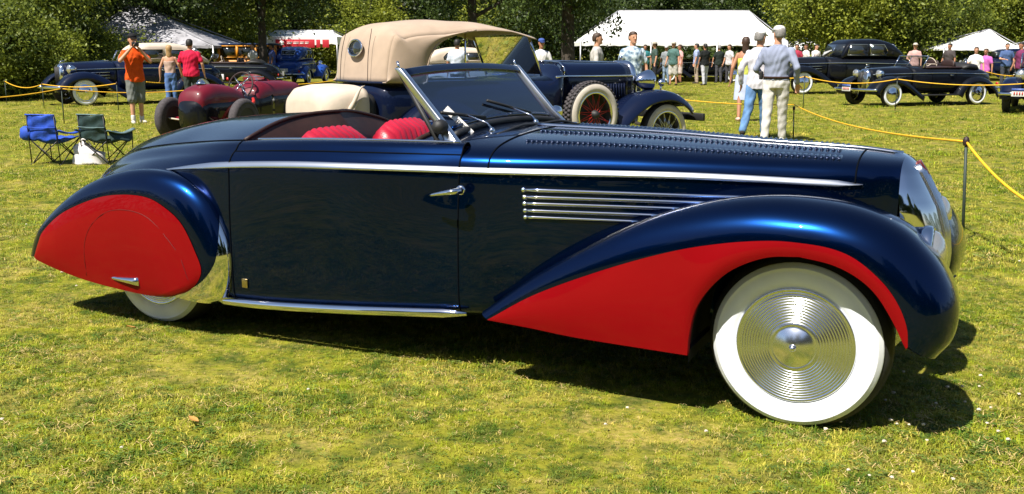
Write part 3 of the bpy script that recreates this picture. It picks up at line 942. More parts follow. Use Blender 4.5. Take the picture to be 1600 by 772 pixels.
def crown_mesh(name, seed, rx, ry, rz, nclump, nleaf, size, m, flat=0.0, droop=0.0):
    r = np.random.default_rng(seed)
    d = r.normal(size=(nclump, 3)); d /= np.linalg.norm(d, axis=1)[:, None]
    lump = 1 + .22 * np.sin(d[:, 0] * 5 + seed) * np.cos(d[:, 2] * 4 + seed * 2) + .15 * np.sin(d[:, 1] * 7 + seed)
    rad = r.uniform(0.15, 1, nclump) ** .42 * lump
    cc = d * rad[:, None] * np.array([rx, ry, rz])
    cs = r.uniform(.5, 1.25, nclump) * (rx + rz) * .5 * .145
    i = np.repeat(np.arange(nclump), nleaf)
    n = len(i)
    off = r.normal(size=(n, 3)) * cs[i][:, None] * np.array([1, 1, .7])
    off[:, 2] -= droop * np.abs(r.normal(size=n)) * cs[i]
    c = cc[i] + off
    nrm = r.normal(size=(n, 3)) + d[i] * .5 + np.array([0, 0, .7])
    nrm /= np.linalg.norm(nrm, axis=1)[:, None]
    t = np.cross(nrm, r.normal(size=(n, 3))); t /= np.linalg.norm(t, axis=1)[:, None]
    b = np.cross(nrm, t)
    L = (size * r.uniform(.55, 1.3, n))[:, None]; W = L * .55
    V = np.stack([c - t * L, c + b * W + nrm * L * .12, c + t * L, c - b * W + nrm * L * .12], 1).reshape(-1, 3)
    me = bpy.data.meshes.new(name)
    me.vertices.add(len(V)); me.vertices.foreach_set("co", V.astype(np.float32).ravel())
    me.loops.add(4 * n); me.loops.foreach_set("vertex_index", np.arange(4 * n, dtype=np.int32))
    me.polygons.add(n); me.polygons.foreach_set("loop_start", np.arange(0, 4 * n, 4, dtype=np.int32))
    me.update(); me.validate()
    me.materials.append(m)
    return me

def tree(label, x, y, h, r0, crown, base, sc=(1, 1, 1), cat='tree', name='tree', group=None, seed=0, limbs=6, rz=0.0):
    rr = np.random.default_rng(seed + 100)
    e = empty(name, (x, y, 0), rz); tag(e, label, cat, group)
    mb = MB()
    zs = np.linspace(-.1, h * .8, 9)
    wob = np.cumsum(rr.normal(size=(9, 2)) * .05 * h / 9, axis=0)
    pts = np.column_stack([wob[:, 0], wob[:, 1], zs])
    rad = r0 * np.interp(np.arange(9), [0, 1, 4, 8], [1.55, 1.0, .8, .25])
    mb.tube(pts, rad, 12)
    for k in range(limbs):
        i = 2 + int(rr.uniform(.2, .95) * 5)
        a = rr.uniform(0, 6.28); ln = h * rr.uniform(.16, .34)
        p0 = pts[i]; p1 = p0 + np.array([math.cos(a), math.sin(a), .55]) * ln * .5; p2 = p0 + np.array([math.cos(a), math.sin(a), .8 + rr.uniform(-.2, .5)]) * ln
        mb.tube(crs([p0, p1, p2], 7), np.linspace(rad[i] * .55, r0 * .08, 7), 7)
    mb.build('trunk', M['bark'], e)
    o = bpy.data.objects.new('crown', crown); C.objects.link(o); o.parent = e
    o.location = (pts[6][0], pts[6][1], base); o.scale = sc
    return e

CR = {}
CR['dark1'] = crown_mesh('crown', 1, 3.6, 3.2, 3.0, 262, 92, 0.095, LEAF[0])
CR['dark2'] = crown_mesh('crown', 2, 3.4, 3.4, 3.2, 262, 92, 0.095, LEAF[0])
CR['mid1'] = crown_mesh('crown', 3, 3.4, 3.2, 3.1, 275, 92, 0.092, LEAF[1])
CR['mid2'] = crown_mesh('crown', 4, 3.2, 3.2, 2.9, 275, 92, 0.092, LEAF[1])
CR['light1'] = crown_mesh('crown', 5, 3.3, 3.0, 3.0, 287, 88, 0.090, LEAF[2])
CR['light2'] = crown_mesh('crown', 6, 3.0, 3.0, 3.2, 287, 88, 0.090, LEAF[2], droop=.8)
CR['bush'] = crown_mesh('crown', 8, 2.2, 2.0, 1.7, 212, 92, 0.067, LEAF[1])
CR['hang'] = crown_mesh('crown', 9, 3.4, 3.0, 2.3, 237, 88, 0.084, LEAF[0], droop=.6)

def gp(px, D):
    return (px - 800) / 1550 * D
# (photo column, distance, crown, crown height, trunk radius, scale, label)
TR = [
 (5, 35, 'mid1', 3.0, .20, (.85, 1, 1.0), "leafy tree with foliage down to the grass at the far left of the field"),
 (60, 40, 'dark1', 5.0, .22, (.8, 1, .8), "dark tree hanging over the grey canopy, behind the blue convertible's bonnet"),
 (-60, 39, 'dark2', 3.4, .22, (1, 1, 1), "dark tree cut by the left edge of the photo"),
 (235, 46, 'dark2', 5.4, .22, (1.1, 1, .95), "dark tree rising behind the grey shaded canopy"),
 (345, 52, 'mid2', 3.7, .20, (1.0, 1, 1.0), "mid green tree above the low end of the grey canopy"),
 (415, 40, 'hang', 5.2, .17, (1.1, 1, 1), "tree with bare dark trunk left of the white marquee with the red banner"),
 (500, 60, 'dark1', 4.2, .22, (1.1, 1, 1.1), "dark tree behind the marquee with the red banner"),
 (575, 58, 'light2', 2.7, .18, (.75, 1, .75), "yellow green young tree just left of the tan convertible roof"),
 (655, 62, 'dark2', 4.3, .22, (1.1, 1, 1.1), "dark tree above the middle of the tan convertible roof"),
 (737, 38, 'hang', 5.6, .20, (.9, 1, 1), "tree with dark trunk seen beyond the open side of the tan roof"),
 (792, 60, 'light1', 3.2, .18, (.85, 1, .85), "sunlit tree above the front end of the tan convertible roof"),
 (886, 31, 'hang', 4.45, .22, (.60, .8, .95), "tree with thick dark trunk standing at the left end of the big white tent"),
 (868, 56, 'dark1', 3.6, .22, (.9, 1, 1.0), "dark tree right behind the thick trunk beside the big tent"),
 (990, 66, 'dark2', 4.6, .24, (1.2, 1, 1.1), "dark tree behind the left half of the big white tent"),
 (1110, 68, 'dark1', 4.8, .24, (1.2, 1, 1.1), "dark tree behind the middle of the big white tent"),
 (1215, 64, 'dark2', 4.6, .22, (1.1, 1, 1.1), "dark tree behind the right end of the big white tent"),
 (1285, 52, 'light1', 3.7, .2, (.95, 1, .95), "sunlit maple left of the black sedan's roof"),
 (1372, 54, 'mid1', 3.8, .22, (1.0, 1, 1.0), "green tree straight behind the black sedan's roof"),
 (1440, 59, 'mid2', 3.8, .2, (.9, 1, .95), "green tree left of the pointed white canopy"),
 (1520, 68, 'light2', 4.4, .2, (1.0, 1, 1.1), "pale drooping tree rising behind the pointed white canopy"),
 (1600, 66, 'mid1', 4.4, .22, (1, 1, 1), "green tree at the right edge behind the last white canopy"),
 (1720, 64, 'dark1', 4.2, .22, (1, 1, 1), "dark tree just beyond the right edge of the photo"),
]
tg = "trees round the edge of the field"
for k, (px, D, cr, zc, tr, sc, lb) in enumerate(TR):
    tree(lb, gp(px, D), D, 8.5 if 'hang' not in cr else 9, tr, CR[cr], zc, sc, group=tg, seed=k, rz=(k * 1.7) % 6.28 if 'hang' not in cr else .3)
SH = [
 (38, 31, (.9, 1, .95), "low leafy shrub left of the dark blue convertible"),
 (-25, 30, (.9, 1, .9), "low shrub at the left edge of the field"),
 (150, 38, (.9, 1, .75), "dark shrub behind the dark blue convertible's cabin"),
 (375, 58, (1.0, 1, .9), "shrub behind the yellow wagon"),
 (600, 66, (1.2, 1, 1.1), "shrub behind the tan convertible roof"),
 (840, 62, (1.2, 1, 1.2), "shrub beyond the blue touring car's windscreen"),
 (1330, 62, (1.3, 1, 1.2), "shrub behind the black sedan"),
 (1420, 64, (1.3, 1, 1.2), "shrub between the black sedan's roof and the pointed canopy"),
]
for k, (px, D, sc, lb) in enumerate(SH):
    tree(lb, gp(px, D), D, 2.0, .06, CR['bush'], 1.45 * sc[2], sc, 'shrub', 'shrub', "shrubs along the field edge", 300 + k, 4, rz=k * 1.1)

# the wood that closes the view, and one added unseen to darken paint reflections
def wood(name, cx, cy, ln, hgt, n, seed, ang=0.0):
    r = np.random.default_rng(seed)
    x = r.uniform(-ln / 2, ln / 2, n); z = r.uniform(0, 1, n) ** .8 * hgt * (.75 + .25 * np.sin(x * .35 + seed)); y = r.normal(size=n) * 1.6
    c = np.stack([x, y, z], 1)
    nrm = r.normal(size=(n, 3)) + [0, -.4, .6]; nrm /= np.linalg.norm(nrm, axis=1)[:, None]
    t = np.cross(nrm, r.normal(size=(n, 3))); t /= np.linalg.norm(t, axis=1)[:, None]; b = np.cross(nrm, t)
    L = (r.uniform(.5, 1.2, n) * (.16 if name == 'shade_hedge' else .5))[:, None]
    V = np.stack([c - t * L, c + b * L * .6, c + t * L, c - b * L * .6], 1).reshape(-1, 3)
    me = bpy.data.meshes.new(name)
    me.from_pydata(V.tolist(), [], np.arange(4 * n).reshape(-1, 4).tolist())
    me.materials.append(LEAF[0])
    o = bpy.data.objects.new(name, me); C.objects.link(o); o.location = (cx, cy, 0); o.rotation_euler = (0, 0, ang)
    tag(o, kind='stuff'); return o
wood('far_wood', 0, 78, 130, 13, 30000, 5)
wood('shade_hedge', 8, 60.5, 70, 2.6, 16000, 15)  # added as a dark stand-in for the shade beneath the marquee
wood('reflection_wood', 0, -30, 110, 20, 60000, 6)
wood('wood_beside', 62, 30, 110, 9, 7000, 7, R(90))
wood('wood_beside', -62, 20, 110, 9, 7000, 8, R(90))

# ================================================================ tents
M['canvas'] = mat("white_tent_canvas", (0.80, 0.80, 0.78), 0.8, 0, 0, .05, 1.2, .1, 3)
M['greycanvas'] = mat("grey_shade_and_seam_canvas", (0.30, 0.30, 0.33), 0.85, 0, 0, .2, 2)  # white canvas with tree shade put into its grey; hip seams share it
M['pole'] = mat("tent_pole_metal", (0.45, 0.45, 0.46), 0.4, .8)
def tent(label, x0, x1, y0, y1, ze, zr, rx0, rx1, ry=None, m='canvas', val=.25, group="tents and canopies along the field edge", poles=4, name='tent'):
    cx, cy = (x0 + x1) / 2, (y0 + y1) / 2
    e = empty(name, (cx, cy, 0)); tag(e, label, "tent", group)
    ry = cy if ry is None else ry
    def sag(p, q, n=9, d=.06):
        return [np.array(p) * (1 - t) + np.array(q) * t + np.array([0, 0, -d * math.sin(t * math.pi)]) for t in np.linspace(0, 1, n)]
    o = np.array([cx, cy, 0])
    A, B, Cc, D_ = [np.array(v) - o for v in ((x0, y0, ze), (x1, y0, ze), (x1, y1, ze), (x0, y1, ze))]
    P_, Q_ = np.array((rx0, ry, zr)) - o, np.array((rx1, ry, zr)) - o
    for (a, b, c, d) in ((A, B, Q_, P_), (B, Cc, Q_, Q_), (Cc, D_, P_, Q_), (D_, A, P_, P_)):
        lo = np.array([a * (1 - t) + b * t for t in np.linspace(0, 1, 15)]); hi = np.array([d * (1 - t) + c * t for t in np.linspace(0, 1, 15)])
        G = []
        for v in np.linspace(0, 1, 9):
            G.append(lo * (1 - v) + hi * v + np.array([0, 0, 1]) * (-.10 * math.sin(v * math.pi) + .03 * np.abs(np.sin(np.linspace(0, 1, 15) * math.pi * 3))[:, None] * math.sin(v * math.pi)))
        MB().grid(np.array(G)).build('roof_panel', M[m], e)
    for a, b in ((A, P_), (B, Q_), (Cc, Q_), (D_, P_), (P_, Q_)):
        MB().tube([a * (1 - q) + b * q + np.array([0, 0, .012 - .06 * math.sin(q * math.pi) * 0]) for q in np.linspace(0, 1, 9)], .022, 6).build('hip_seam', M['greycanvas'], e)
    v = MB()
    ring = [A, B, Cc, D_, A]
    for a, b in zip(ring[:-1], ring[1:]):
        n = max(6, int(np.linalg.norm(b - a) / .25))
        top = [a * (1 - t) + b * t for t in np.linspace(0, 1, n)]
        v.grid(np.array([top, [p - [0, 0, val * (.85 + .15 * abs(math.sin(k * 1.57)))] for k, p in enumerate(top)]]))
    v.build('valance', M[m], e)
    for px_, py_ in ((x0, y0), (x1, y0), (x0, y1), (x1, y1)) + (((x0 * .66 + x1 * .34, y0), (x0 * .34 + x1 * .66, y0)) if poles > 4 else ()):
        MB().tube([(px_ - cx, py_ - cy, -.05), (px_ - cx, py_ - cy, ze)], .035, 8).build('pole', M['pole'], e)
    return e
tent("big white marquee with the crowd standing in front of it", gp(905, 47), gp(1222, 47), 47, 56, 1.85, 3.42, gp(962, 51.5), gp(1160, 51.5), poles=6, val=.2)
tent("pointed white canopy right of the black open car's windscreen", gp(1462, 50), gp(1584, 50), 50, 54, 1.55, 2.50, gp(1526, 52), gp(1530, 52), val=.1)
tent("white canopy cut by the right edge of the photo", gp(1578, 52), gp(1690, 52), 52, 55.5, 1.50, 2.3, gp(1635, 54), gp(1640, 54), val=.1)
tent("small white canopy behind the black sedan's bonnet", gp(1222, 60), gp(1278, 60), 60, 63, 1.6, 2.25, gp(1244, 61.5), gp(1252, 61.5), val=.15)
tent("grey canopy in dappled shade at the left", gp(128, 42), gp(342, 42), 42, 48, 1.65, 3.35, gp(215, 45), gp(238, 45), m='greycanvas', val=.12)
tm = tent("white flat marquee carrying a red banner, behind the blue coupe", gp(424, 52), gp(532, 52), 52, 56, 2.15, 2.5, gp(430, 54), gp(526, 54), val=.42)
# red banner across its front
M['bannered'] = mat("red_banner", (0.50, 0.015, 0.03), 0.6, 0, 0, .08, 3)
bx0, bx1 = gp(438, 51.8), gp(498, 51.8)
bn = bevel(MB().box(((bx0 + bx1) / 2, 51.8, 1.80), (bx1 - bx0, .03, .42)).build('banner', M['bannered']), .004)
tag(bn, "long red banner with pale emblem and lettering hung on the white marquee", "banner")
bl = MB()
c0 = np.array([bx0 + .32, 51.775, 1.84])
bl.lathe([(0, 0), (.12, 0), (.12, .01), (0, .01)], c0, 'y', 20)
for k, (a, w) in enumerate(((.6, .28), (.92, .3), (1.26, .22), (1.52, .2))):
    bl.box((bx0 + a + w / 2, 51.78, 1.87), (w, .012, .03)); bl.box((bx0 + a + w / 2 - .02, 51.78, 1.80), (w * .9, .012, .03))
bl.build('lettering', M['canvas'], bn)
for k, (pa, pb) in enumerate(((500.5, 506.5), (510, 520))):
    xa, xb = gp(pa, 51.8), gp(pb, 51.8)
    b2 = bevel(MB().box(((xa + xb) / 2, 51.8, 1.80), (xb - xa, .03, .40)).build('banner', M['bannered']), .004)
    tag(b2, ["narrow red panel between the lettered banner and the last red panel", "last red panel at the right end of the red banners"][k], "banner")
# ================================================================ the other cars
M['midblue'] = mat("midnight_blue_paint", (0.0025, 0.006, 0.024), 0.5, 0.0, 1.0, .1, 2, coat_ior=1.36, spec=.06, coat_rough=.02)
M['blackpaint'] = mat("black_paint", (0.004, 0.005, 0.008), 0.5, 0.0, 1.0, .1, 2, coat_ior=1.36, spec=.06, coat_rough=.02)
M['bluepaint'] = mat("bright_blue_paint", (0.014, 0.055, 0.26), 0.5, 0.0, 1.0, .1, 2, coat_ior=1.36, spec=.06, coat_rough=.03)
M['slate'] = mat("slate_blue_paint", (0.02, 0.035, 0.09), 0.5, 0.0, 1.0, .1, 2, coat_ior=1.36, spec=.06, coat_rough=.03)
M['maroon'] = mat("racing_red_paint", (0.125, 0.003, 0.012), 0.5, 0.0, .4, .15, 3, spec=.3, coat_rough=.08)
M['yellow'] = mat("orange_yellow_paint", (0.62, 0.24, 0.012), 0.5, 0, .4, .1, 3)
M['palepaint'] = mat("pale_grey_paint", (0.45, 0.46, 0.47), 0.4, 0, .8, .05, 3)
M['tan'] = mat("tan_canvas", (0.37, 0.275, 0.20), 0.85, 0, 0, .07, 5, .12, 7, sheen=.2)
M['palecloth'] = mat("pale_canvas", (0.50, 0.42, 0.34), 0.85, 0, 0, .06, 5, .1, 40)
M['darkglass'] = mat("car_window_glass", (0.02, 0.025, 0.03), 0.06, 0, 1.0, .1, 3)
M['redspoke'] = mat("red_wire_spokes", (0.42, 0.02, 0.012), 0.4)
M['plate'] = mat("number_plate_white", (0.68, 0.66, 0.64), 0.5)
M['plateblue'] = mat("number_plate_blue", (0.05, 0.09, 0.30), 0.5)
M['greytread'] = mat("worn_grey_tread", (0.055, 0.048, 0.052), 0.9, 0, 0, .2, 30, .3, 80)

def sring(x, w, z0, z1, p=3.2, n=28, yc=0.0):
    a = np.linspace(0, 2 * np.pi, n, endpoint=False) + np.pi / n
    c, s_ = np.cos(a), np.sin(a)
    y = yc + w * np.sign(c) * np.abs(c) ** (2 / p)
    z = (z0 + z1) / 2 + (z1 - z0) / 2 * np.sign(s_) * np.abs(s_) ** (2 / p)
    return np.stack([np.full(n, x), y, z], 1)

def sloft(keys, n=34, p=3.2, seg=28):
    keys = sorted(keys)
    K = np.array(keys, float)
    xs = np.linspace(K[0, 0], K[-1, 0], n)
    col = lambda j: pch(xs, [(k[0], k[j]) for k in keys])
    W, A, B = col(1), col(2), col(3)
    return [sring(x, w, a, b, p, seg) for x, w, a, b in zip(xs, W, A, B)]

def fender(name, prof, y0, y1, s, m, parent, lip=.10, n=40):
    c = crs(prof, n)
    t = np.gradient(c, axis=0); t /= np.linalg.norm(t, axis=1)[:, None]
    nm = np.stack([-t[:, 1], t[:, 0]], 1)
    if nm[n // 2, 1] < 0: nm = -nm
    w = y1 - y0
    taper = np.ones(n)
    rows = []
    for f, off in ((0, -.05), (.12, -.015), (.32, .0), (.55, .004), (.76, -.012), (.90, -.045), (.975, -.09 - lip * .2), (1.0, -.09 - lip * .6), (.99, -.09 - lip)):
        rows.append(np.stack([c[:, 0] + nm[:, 0] * off, s * (y0 + w * f) * np.ones(n), c[:, 1] + nm[:, 1] * off], 1))
    o = MB().grid(np.array(rows)).build(name, m, parent)
    return solid(o, .012)

def car_wheel(parent, x, y, z, Rr, s, white=True, hub='chrome', width=.16, spokes=None, ww=(.70, .91), wm='white'):
    w = MB().lathe([(Rr * .66, .0), (Rr * .8, .008), (Rr * .93, -.008), (Rr * .985, -.035), (Rr, -width / 2), (Rr * .985, -width + .035), (Rr * .92, -width + .01), (Rr * .66, -width)], (x, s * y, z), 'y', 40, s).build('wheel', M['rubber'], parent)
    if white:
        MB().lathe([(Rr * ww[0], .006), (Rr * (ww[0] + .06), .016), (Rr * (ww[0] + ww[1]) / 2, .0185), (Rr * (ww[1] - .03), .006), (Rr * ww[1], -.004)], (x, s * y, z), 'y', 40, s).build('whitewall', M['oldwhite' if spokes else wm], w)
    if spokes:
        MB().lathe([(Rr * ww[0], .004), (Rr * (ww[0] - .04), .012), (Rr * (ww[0] - .07), -.01), (Rr * (ww[0] - .08), -.10)], (x, s * y, z), 'y', 40, s).build('rim', M['chrome'], w)
        sp = MB()
        for k in range(26):
            a = k / 26 * 2 * math.pi; b = a + (.35 if k % 2 else -.35)
            sp.tube([(x + .055 * math.cos(a), s * (y - .01), z + .055 * math.sin(a)), (x + Rr * .62 * math.cos(b), s * (y - .06), z + Rr * .62 * math.sin(b))], .0045, 4)
        sp.build('spokes', M[spokes], w)
        MB().lathe([(0, .05), (.035, .045), (.05, .01), (.065, -.03)], (x, s * y, z), 'y', 20, s).build('hub_cap', M['black'] if spokes == 'redspoke' else M['chrome'], w)
        MB().lathe([(0.001, -.11), (Rr * .7, -.11)], (x, s * y, z), 'y', 30, s).build('brake_drum', M['black'], w)
    else:
        MB().lathe([(Rr * .70, .004), (Rr * .66, .014), (Rr * .60, .002)], (x, s * y, z), 'y', 32, s).build('rim', M['chrome'], w)
        MB().lathe([(0.001, .040), (Rr * .18, .036), (Rr * .34, .020), (Rr * .40, .004), (Rr * .62, -.008)], (x, s * y, z), 'y', 28, s).build('hub_cap', M[hub], w)
    return w

def bowl_lamp(parent, c, r, name='headlight', aim=1):
    o = MB().lathe([(0.003, -r * 1.5), (r * .45, -r * 1.3), (r * .8, -r * .7), (r * .97, -r * .2), (r, 0), (r * 1.05, .01), (r * 1.04, .03), (r * .95, .035)], c, 'x', 24).build(name, M['chrome'], parent)
    MB().lathe([(r * .96, .03), (r * .8, .05), (r * .4, .075), (.002, .082)], c, 'x', 20).build('lens', M['lens'], o)
    MB().tube([(c[0] - r * .4, c[1], c[2] - r * .8), (c[0] - r * .5, c[1] * .93, c[2] - r * 2.2)], .018, 8).build('lamp_stalk', M['chrome'], o)
    return o

def old_car(name, label, pos, ang, paint, top='open', sc=1.0, white=True, hubm='chrome', cloth='palecloth', group=None, roof=1.60, plate=None, tall=1.0, rear_skirt=False, cat='car', slats=False, detail=True):
    e = empty(name, (pos[0], pos[1], 0), R(ang)); e.scale = (sc, sc, sc * tall)
    tag(e, label, cat, group)
    P = M[paint]
    tub = [(-2.42, .20, .46, .62), (-2.2, .50, .38, .88), (-1.75, .66, .34, 1.03), (-.9, .73, .32, 1.06), (.1, .71, .32, 1.07), (.45, .60, .33, 1.075), (.60, .53, .34, 1.075)]
    body = MB().rings(sloft(tub, 34, 3.6)).build('body', P, e)
    hood = MB().rings(sloft([(.605, .525, .42, 1.072), (1.1, .42, .42, 1.06), (1.55, .31, .44, 1.035), (1.80, .25, .46, 1.01)], 16, 3.0)).build('bonnet', P, e)
    MB().tube([(x, 0, z) for x, z in zip(np.linspace(.62, 1.8, 8), np.linspace(1.078, 1.016, 8))], .012, 6).build('centre_strip', M['chrome'], hood)
    for s in (-1, 1):
        MB().tube([(x, s * float(pch(x, [(-1.9, .64), (-.9, .735), (.1, .715), (.6, .53), (1.1, .42), (1.78, .262)])), float(pch(x, [(-1.9, .86), (0, .90), (1.78, .86)]))) for x in np.linspace(-1.9, 1.78, 30)], .013, 6).build('side_strip', M['chrome'], body)
        for k in range(3):
            MB().tube([(.78, s * .497, .80 - k * .07), (1.45, s * .335, .79 - k * .07)], .010, 6).build('vent_strip', M['chrome'], hood)
        d = MB()
        for x in (-.72, .12):
            d.tube([(x, s * (float(pch(x, [(-.9, .733), (.1, .713), (.6, .53)])) * k), z) for k, z in ((.985, .42), (1.0, .55), (1.0, .80), (.985, .97))], .006, 6)
        d.build('door_seam', M['seam'], body)
        MB().tube([(-.6, s * .75, .84), (-.48, s * .755, .84)], .012, 6).build('door_handle', M['chrome'], body)
        fender('front_fender', [(.40, .30), (.62, .44), (.95, .66), (1.3, .80), (1.62, .815), (1.92, .72), (2.14, .50), (2.17, .34)], .40, .86, s, P, e)
        fender('rear_fender', [(-.72, .30), (-.85, .52), (-1.12, .73), (-1.45, .805), (-1.8, .74), (-2.12, .55), (-2.32, .30)], .45, .86, s, P, e, lip=.22 if rear_skirt else .1)
        bevel(MB().box((-.15, s * .74, .30), (1.25, .24, .035)).build('running_board', M['black'], e), .008)
        car_wheel(e, 1.52, .80, .335, .335, s, white, hubm)
        car_wheel(e, -1.48, .80, .335, .335, s, white, hubm)
        bowl_lamp(e, (1.74, s * .46, .88), .115)
        bev = MB().lathe([(.0, .03), (.045, .025), (.05, 0)], (-2.36, s * .62, .58), 'x', 12, 1).build('tail_lamp', M['redspoke'], e)
        bp = MB().tube(crs([(2.16, s * .02, .47), (2.30, s * .02, .46), (2.27, s * .5, .46), (2.12, s * .86, .46)], 16)[3:], .038, 8, sq=1.0).build('bumper', M['chrome'], e)
        MB().tube(crs([(-2.50, s * .02, .46), (-2.48, s * .5, .46), (-2.32, s * .84, .46)], 12), .036, 8).build('bumper', M['chrome'], e)
    gr = MB().rings([sring(1.79, .24, .42, 1.02, 2.6), sring(1.86, .235, .42, 1.015, 2.6), sring(1.905, .20, .44, .98, 2.6)]).build('grille', M['chrome'], e)
    gg = MB()
    for y in np.linspace(-.16, .16, 11):
        gg.tube([(1.915, y, .48), (1.925, y, .70), (1.915, y, .94)], .006, 5)
    gg.build('grille_bars', M['black'], gr)
    MB().tube([(1.84, 0, 1.02), (1.80, 0, 1.07), (1.70, 0, 1.085)], [.02, .018, .006], 8).build('mascot', M['chrome'], gr)
    if plate:
        pl = bevel(MB().box((2.34, plate, .50), (.02, .34, .18)).build('number_plate', M['plate'], e), .004)
        MB().box((2.352, plate, .56), (.006, .34, .06)).build('plate_band', M['plateblue'], pl)
        lt = MB()
        for k in range(5): lt.box((2.353, plate - .11 + k * .055, .475), (.004, .03, .07))
        lt.build('plate_figures', M['redspoke'], pl)
    rp = bevel(MB().box((-2.46, 0, .62), (.02, .34, .16)).build('number_plate', M['plate'], e), .004)
    if top in ('open', 'soft'):
        sf = MB().grid(np.array([[(.40 - (z - 1.05) * .55 - abs(y) * .12, y, z) for y in np.linspace(-.56, .56, 9)] for z in (1.05, 1.2, roof - .20 if top == 'soft' else 1.36)]))
        wsx = sf.build('windscreen', M['clearglass'], e)
        zt = roof - .20 if top == 'soft' else 1.36
        fr = MB()
        for s in (-1, 1):
            fr.tube([(.40 - .067, s * .56, 1.05), (.40 - (zt - 1.05) * .55 - .067, s * .56, zt)], .018, 6)
        fr.tube([(.40 - (zt - 1.05) * .55 - abs(y) * .12, y, zt) for y in np.linspace(-.56, .56, 9)], .016, 6)
        fr.tube([(.40 - (zt - 1.05) * .55, 0, zt), (.40, 0, 1.05)], .010, 6)
        fr.build('windscreen_frame', M['chrome'], wsx)
    if top == 'open':
        ck = MB().rings([sring(-1.25, .45, 1.0, 1.068, 3), sring(-1.0, .60, 1.0, 1.085, 3), sring(.15, .60, 1.0, 1.090, 3), sring(.3, .5, 1.0, 1.082, 3)])
        ck.build('cockpit_lining', M['brown'], e)
        for s in (-1, 1):
            st = MB().rings([sring(-.75 - .12 * t, .26, 1.0, 1.0 + .26 * math.sin(math.pi * min(1, .15 + t)) ** .6, 3, 20, s * .3) for t in np.linspace(0, .8, 7)]).build('seat', M['brown'], e)
        MB().rings([sring(-1.75, .50, .95, 1.05, 2.6), sring(-1.6, .60, .95, 1.16, 2.6), sring(-1.3, .62, .95, 1.19, 2.6), sring(-1.1, .58, .95, 1.10, 2.6)]).build('folded_top', M['black'] if cloth == 'none' else M[cloth], e)
        wh = MB(); a = np.linspace(0, 2 * np.pi, 28)
        wh.tube([(-.18 + .06 * math.sin(t), .32 + .19 * math.cos(t), 1.14 + .17 * math.sin(t)) for t in a], .012, 6)
        wh.tube([(-.18, .32, 1.14), (.1, .32, 1.02)], .015, 6); wh.tube([(-.18, .14, 1.14), (-.18, .50, 1.14)], .01, 6)
        wh.build('steering_wheel', M['palecloth'], e)
    else:
        tm_ = M[cloth] if top == 'soft' else P
        rk = [(.20, .60, 1.0, 1.14), (.05, .61, 1.0, roof - .14), (-.2, .62, 1.0, roof - .02), (-.8, .62, 1.0, roof), (-1.3, .60, 1.0, roof - .07), (-1.7, .55, 1.0, roof - .30), (-1.92, .46, .98, 1.10)]
        cab = MB().rings(sloft(rk, 30, 4.2, 36)).build('roof', tm_, e)
        zb_, zt_ = 1.12, roof - .17
        for s in (-1, 1):
            for pts in ([(.06, zb_), (-.02, zt_), (-.58, zt_), (-.60, zb_)], [(-.68, zb_), (-.66, zt_), (-1.12, zt_ - .01), (-1.24, zb_ + .12), (-1.2, zb_)]):
                q = np.array([(x, s * .630, z) for x, z in pts]); q2 = q.copy(); q2[:, 1] = s * .60
                n = len(pts)
                wd = MB(); wd.rings([q2, q]); wd = wd.build('window', M['darkglass'], cab)
                MB().tube(np.vstack([q, q[:1]]), .010, 5).build('window_frame', M['chrome'] if top != 'soft' else tm_, wd)
        q = np.array([(.215, -.50, 1.11), (.215, .50, 1.11), (.07, .50, zt_), (.07, -.50, zt_)])
        if top != 'soft':
            w_ = MB().rings([q - [.05, 0, 0], q + [.012, 0, .0]]).build('windscreen', M['darkglass'], cab)
            MB().tube([(.228, 0, 1.11), (.085, 0, zt_)], .012, 5).build('windscreen_bar', M['chrome'], w_)
        qb = np.array([(-1.50, -.30, roof - .20), (-1.50, .30, roof - .20), (-1.76, .28, 1.24), (-1.76, -.28, 1.24)]) + [-.02, 0, .02]
        qb[:2, 0] -= .08; qb[:, 0] -= .02
        rw = MB().rings([qb + [.06, 0, -.04], qb + [-.0, 0, .01]]).build('rear_window', M['darkglass'], cab)
        MB().tube(np.vstack([qb, qb[:1]]) + [-.0, 0, .012], .012, 5).build('window_frame', M['chrome'], rw)
    return e

cg = "old cars parked on the field"
def place(px, D, ang, lx=0.0, ly=0.0, sc=1.0):
    """origin of a car whose local point (lx, ly) stands at that photo column and distance"""
    a = R(ang); x = gp(px, D); c, s = math.cos(a), math.sin(a)
    return (x - sc * (lx * c - ly * s), D - sc * (lx * s + ly * c))

old_car('convertible', "dark blue convertible with pale cloth top parked behind the man in orange", place(141, 26.3, 221, 1.52, .80, 1.05), 221, 'midblue', 'soft', 1.05, roof=1.53, group=cg, tall=1.03)
old_car('open_car', "black open roadster with whitewalls and raked windscreen, right of the black sedan", place(1389, 25.9, 201, 1.52, .80, .95), 201, 'blackpaint', 'open', .95, plate=-.12, group=cg, cloth='none')
old_car('sedan', "large black sedan with chrome bonnet strips behind the roped walkway", place(1249, 33.5, 192, 1.52, .80, 1.15), 192, 'blackpaint', 'closed', 1.15, roof=1.60, group=cg)
old_car('open_car', "dark blue open car cut by the right edge, front bumper and big headlamp showing", place(1560, 23.6, 240, 1.52, -.80, 1.0), 240, 'midblue', 'open', 1.0, white=False, plate=-.42, group=cg, cloth='none')
old_car('coupe', "bright blue coupe seen from behind in front of the red banner", (gp(474, 45), 45), 86, 'bluepaint', 'closed', 1.0, roof=1.62, group=cg)
old_car('open_car', "black open car with its top down between the yellow wagon and the red racer", (gp(352, 38), 38), 184, 'blackpaint', 'open', .95, group=cg, cloth='none')
old_car('convertible', "pale grey car seen through the open side of the tan roof", (gp(748, 33), 33), 12, 'palepaint', 'soft', 1.0, roof=1.55, group=cg)
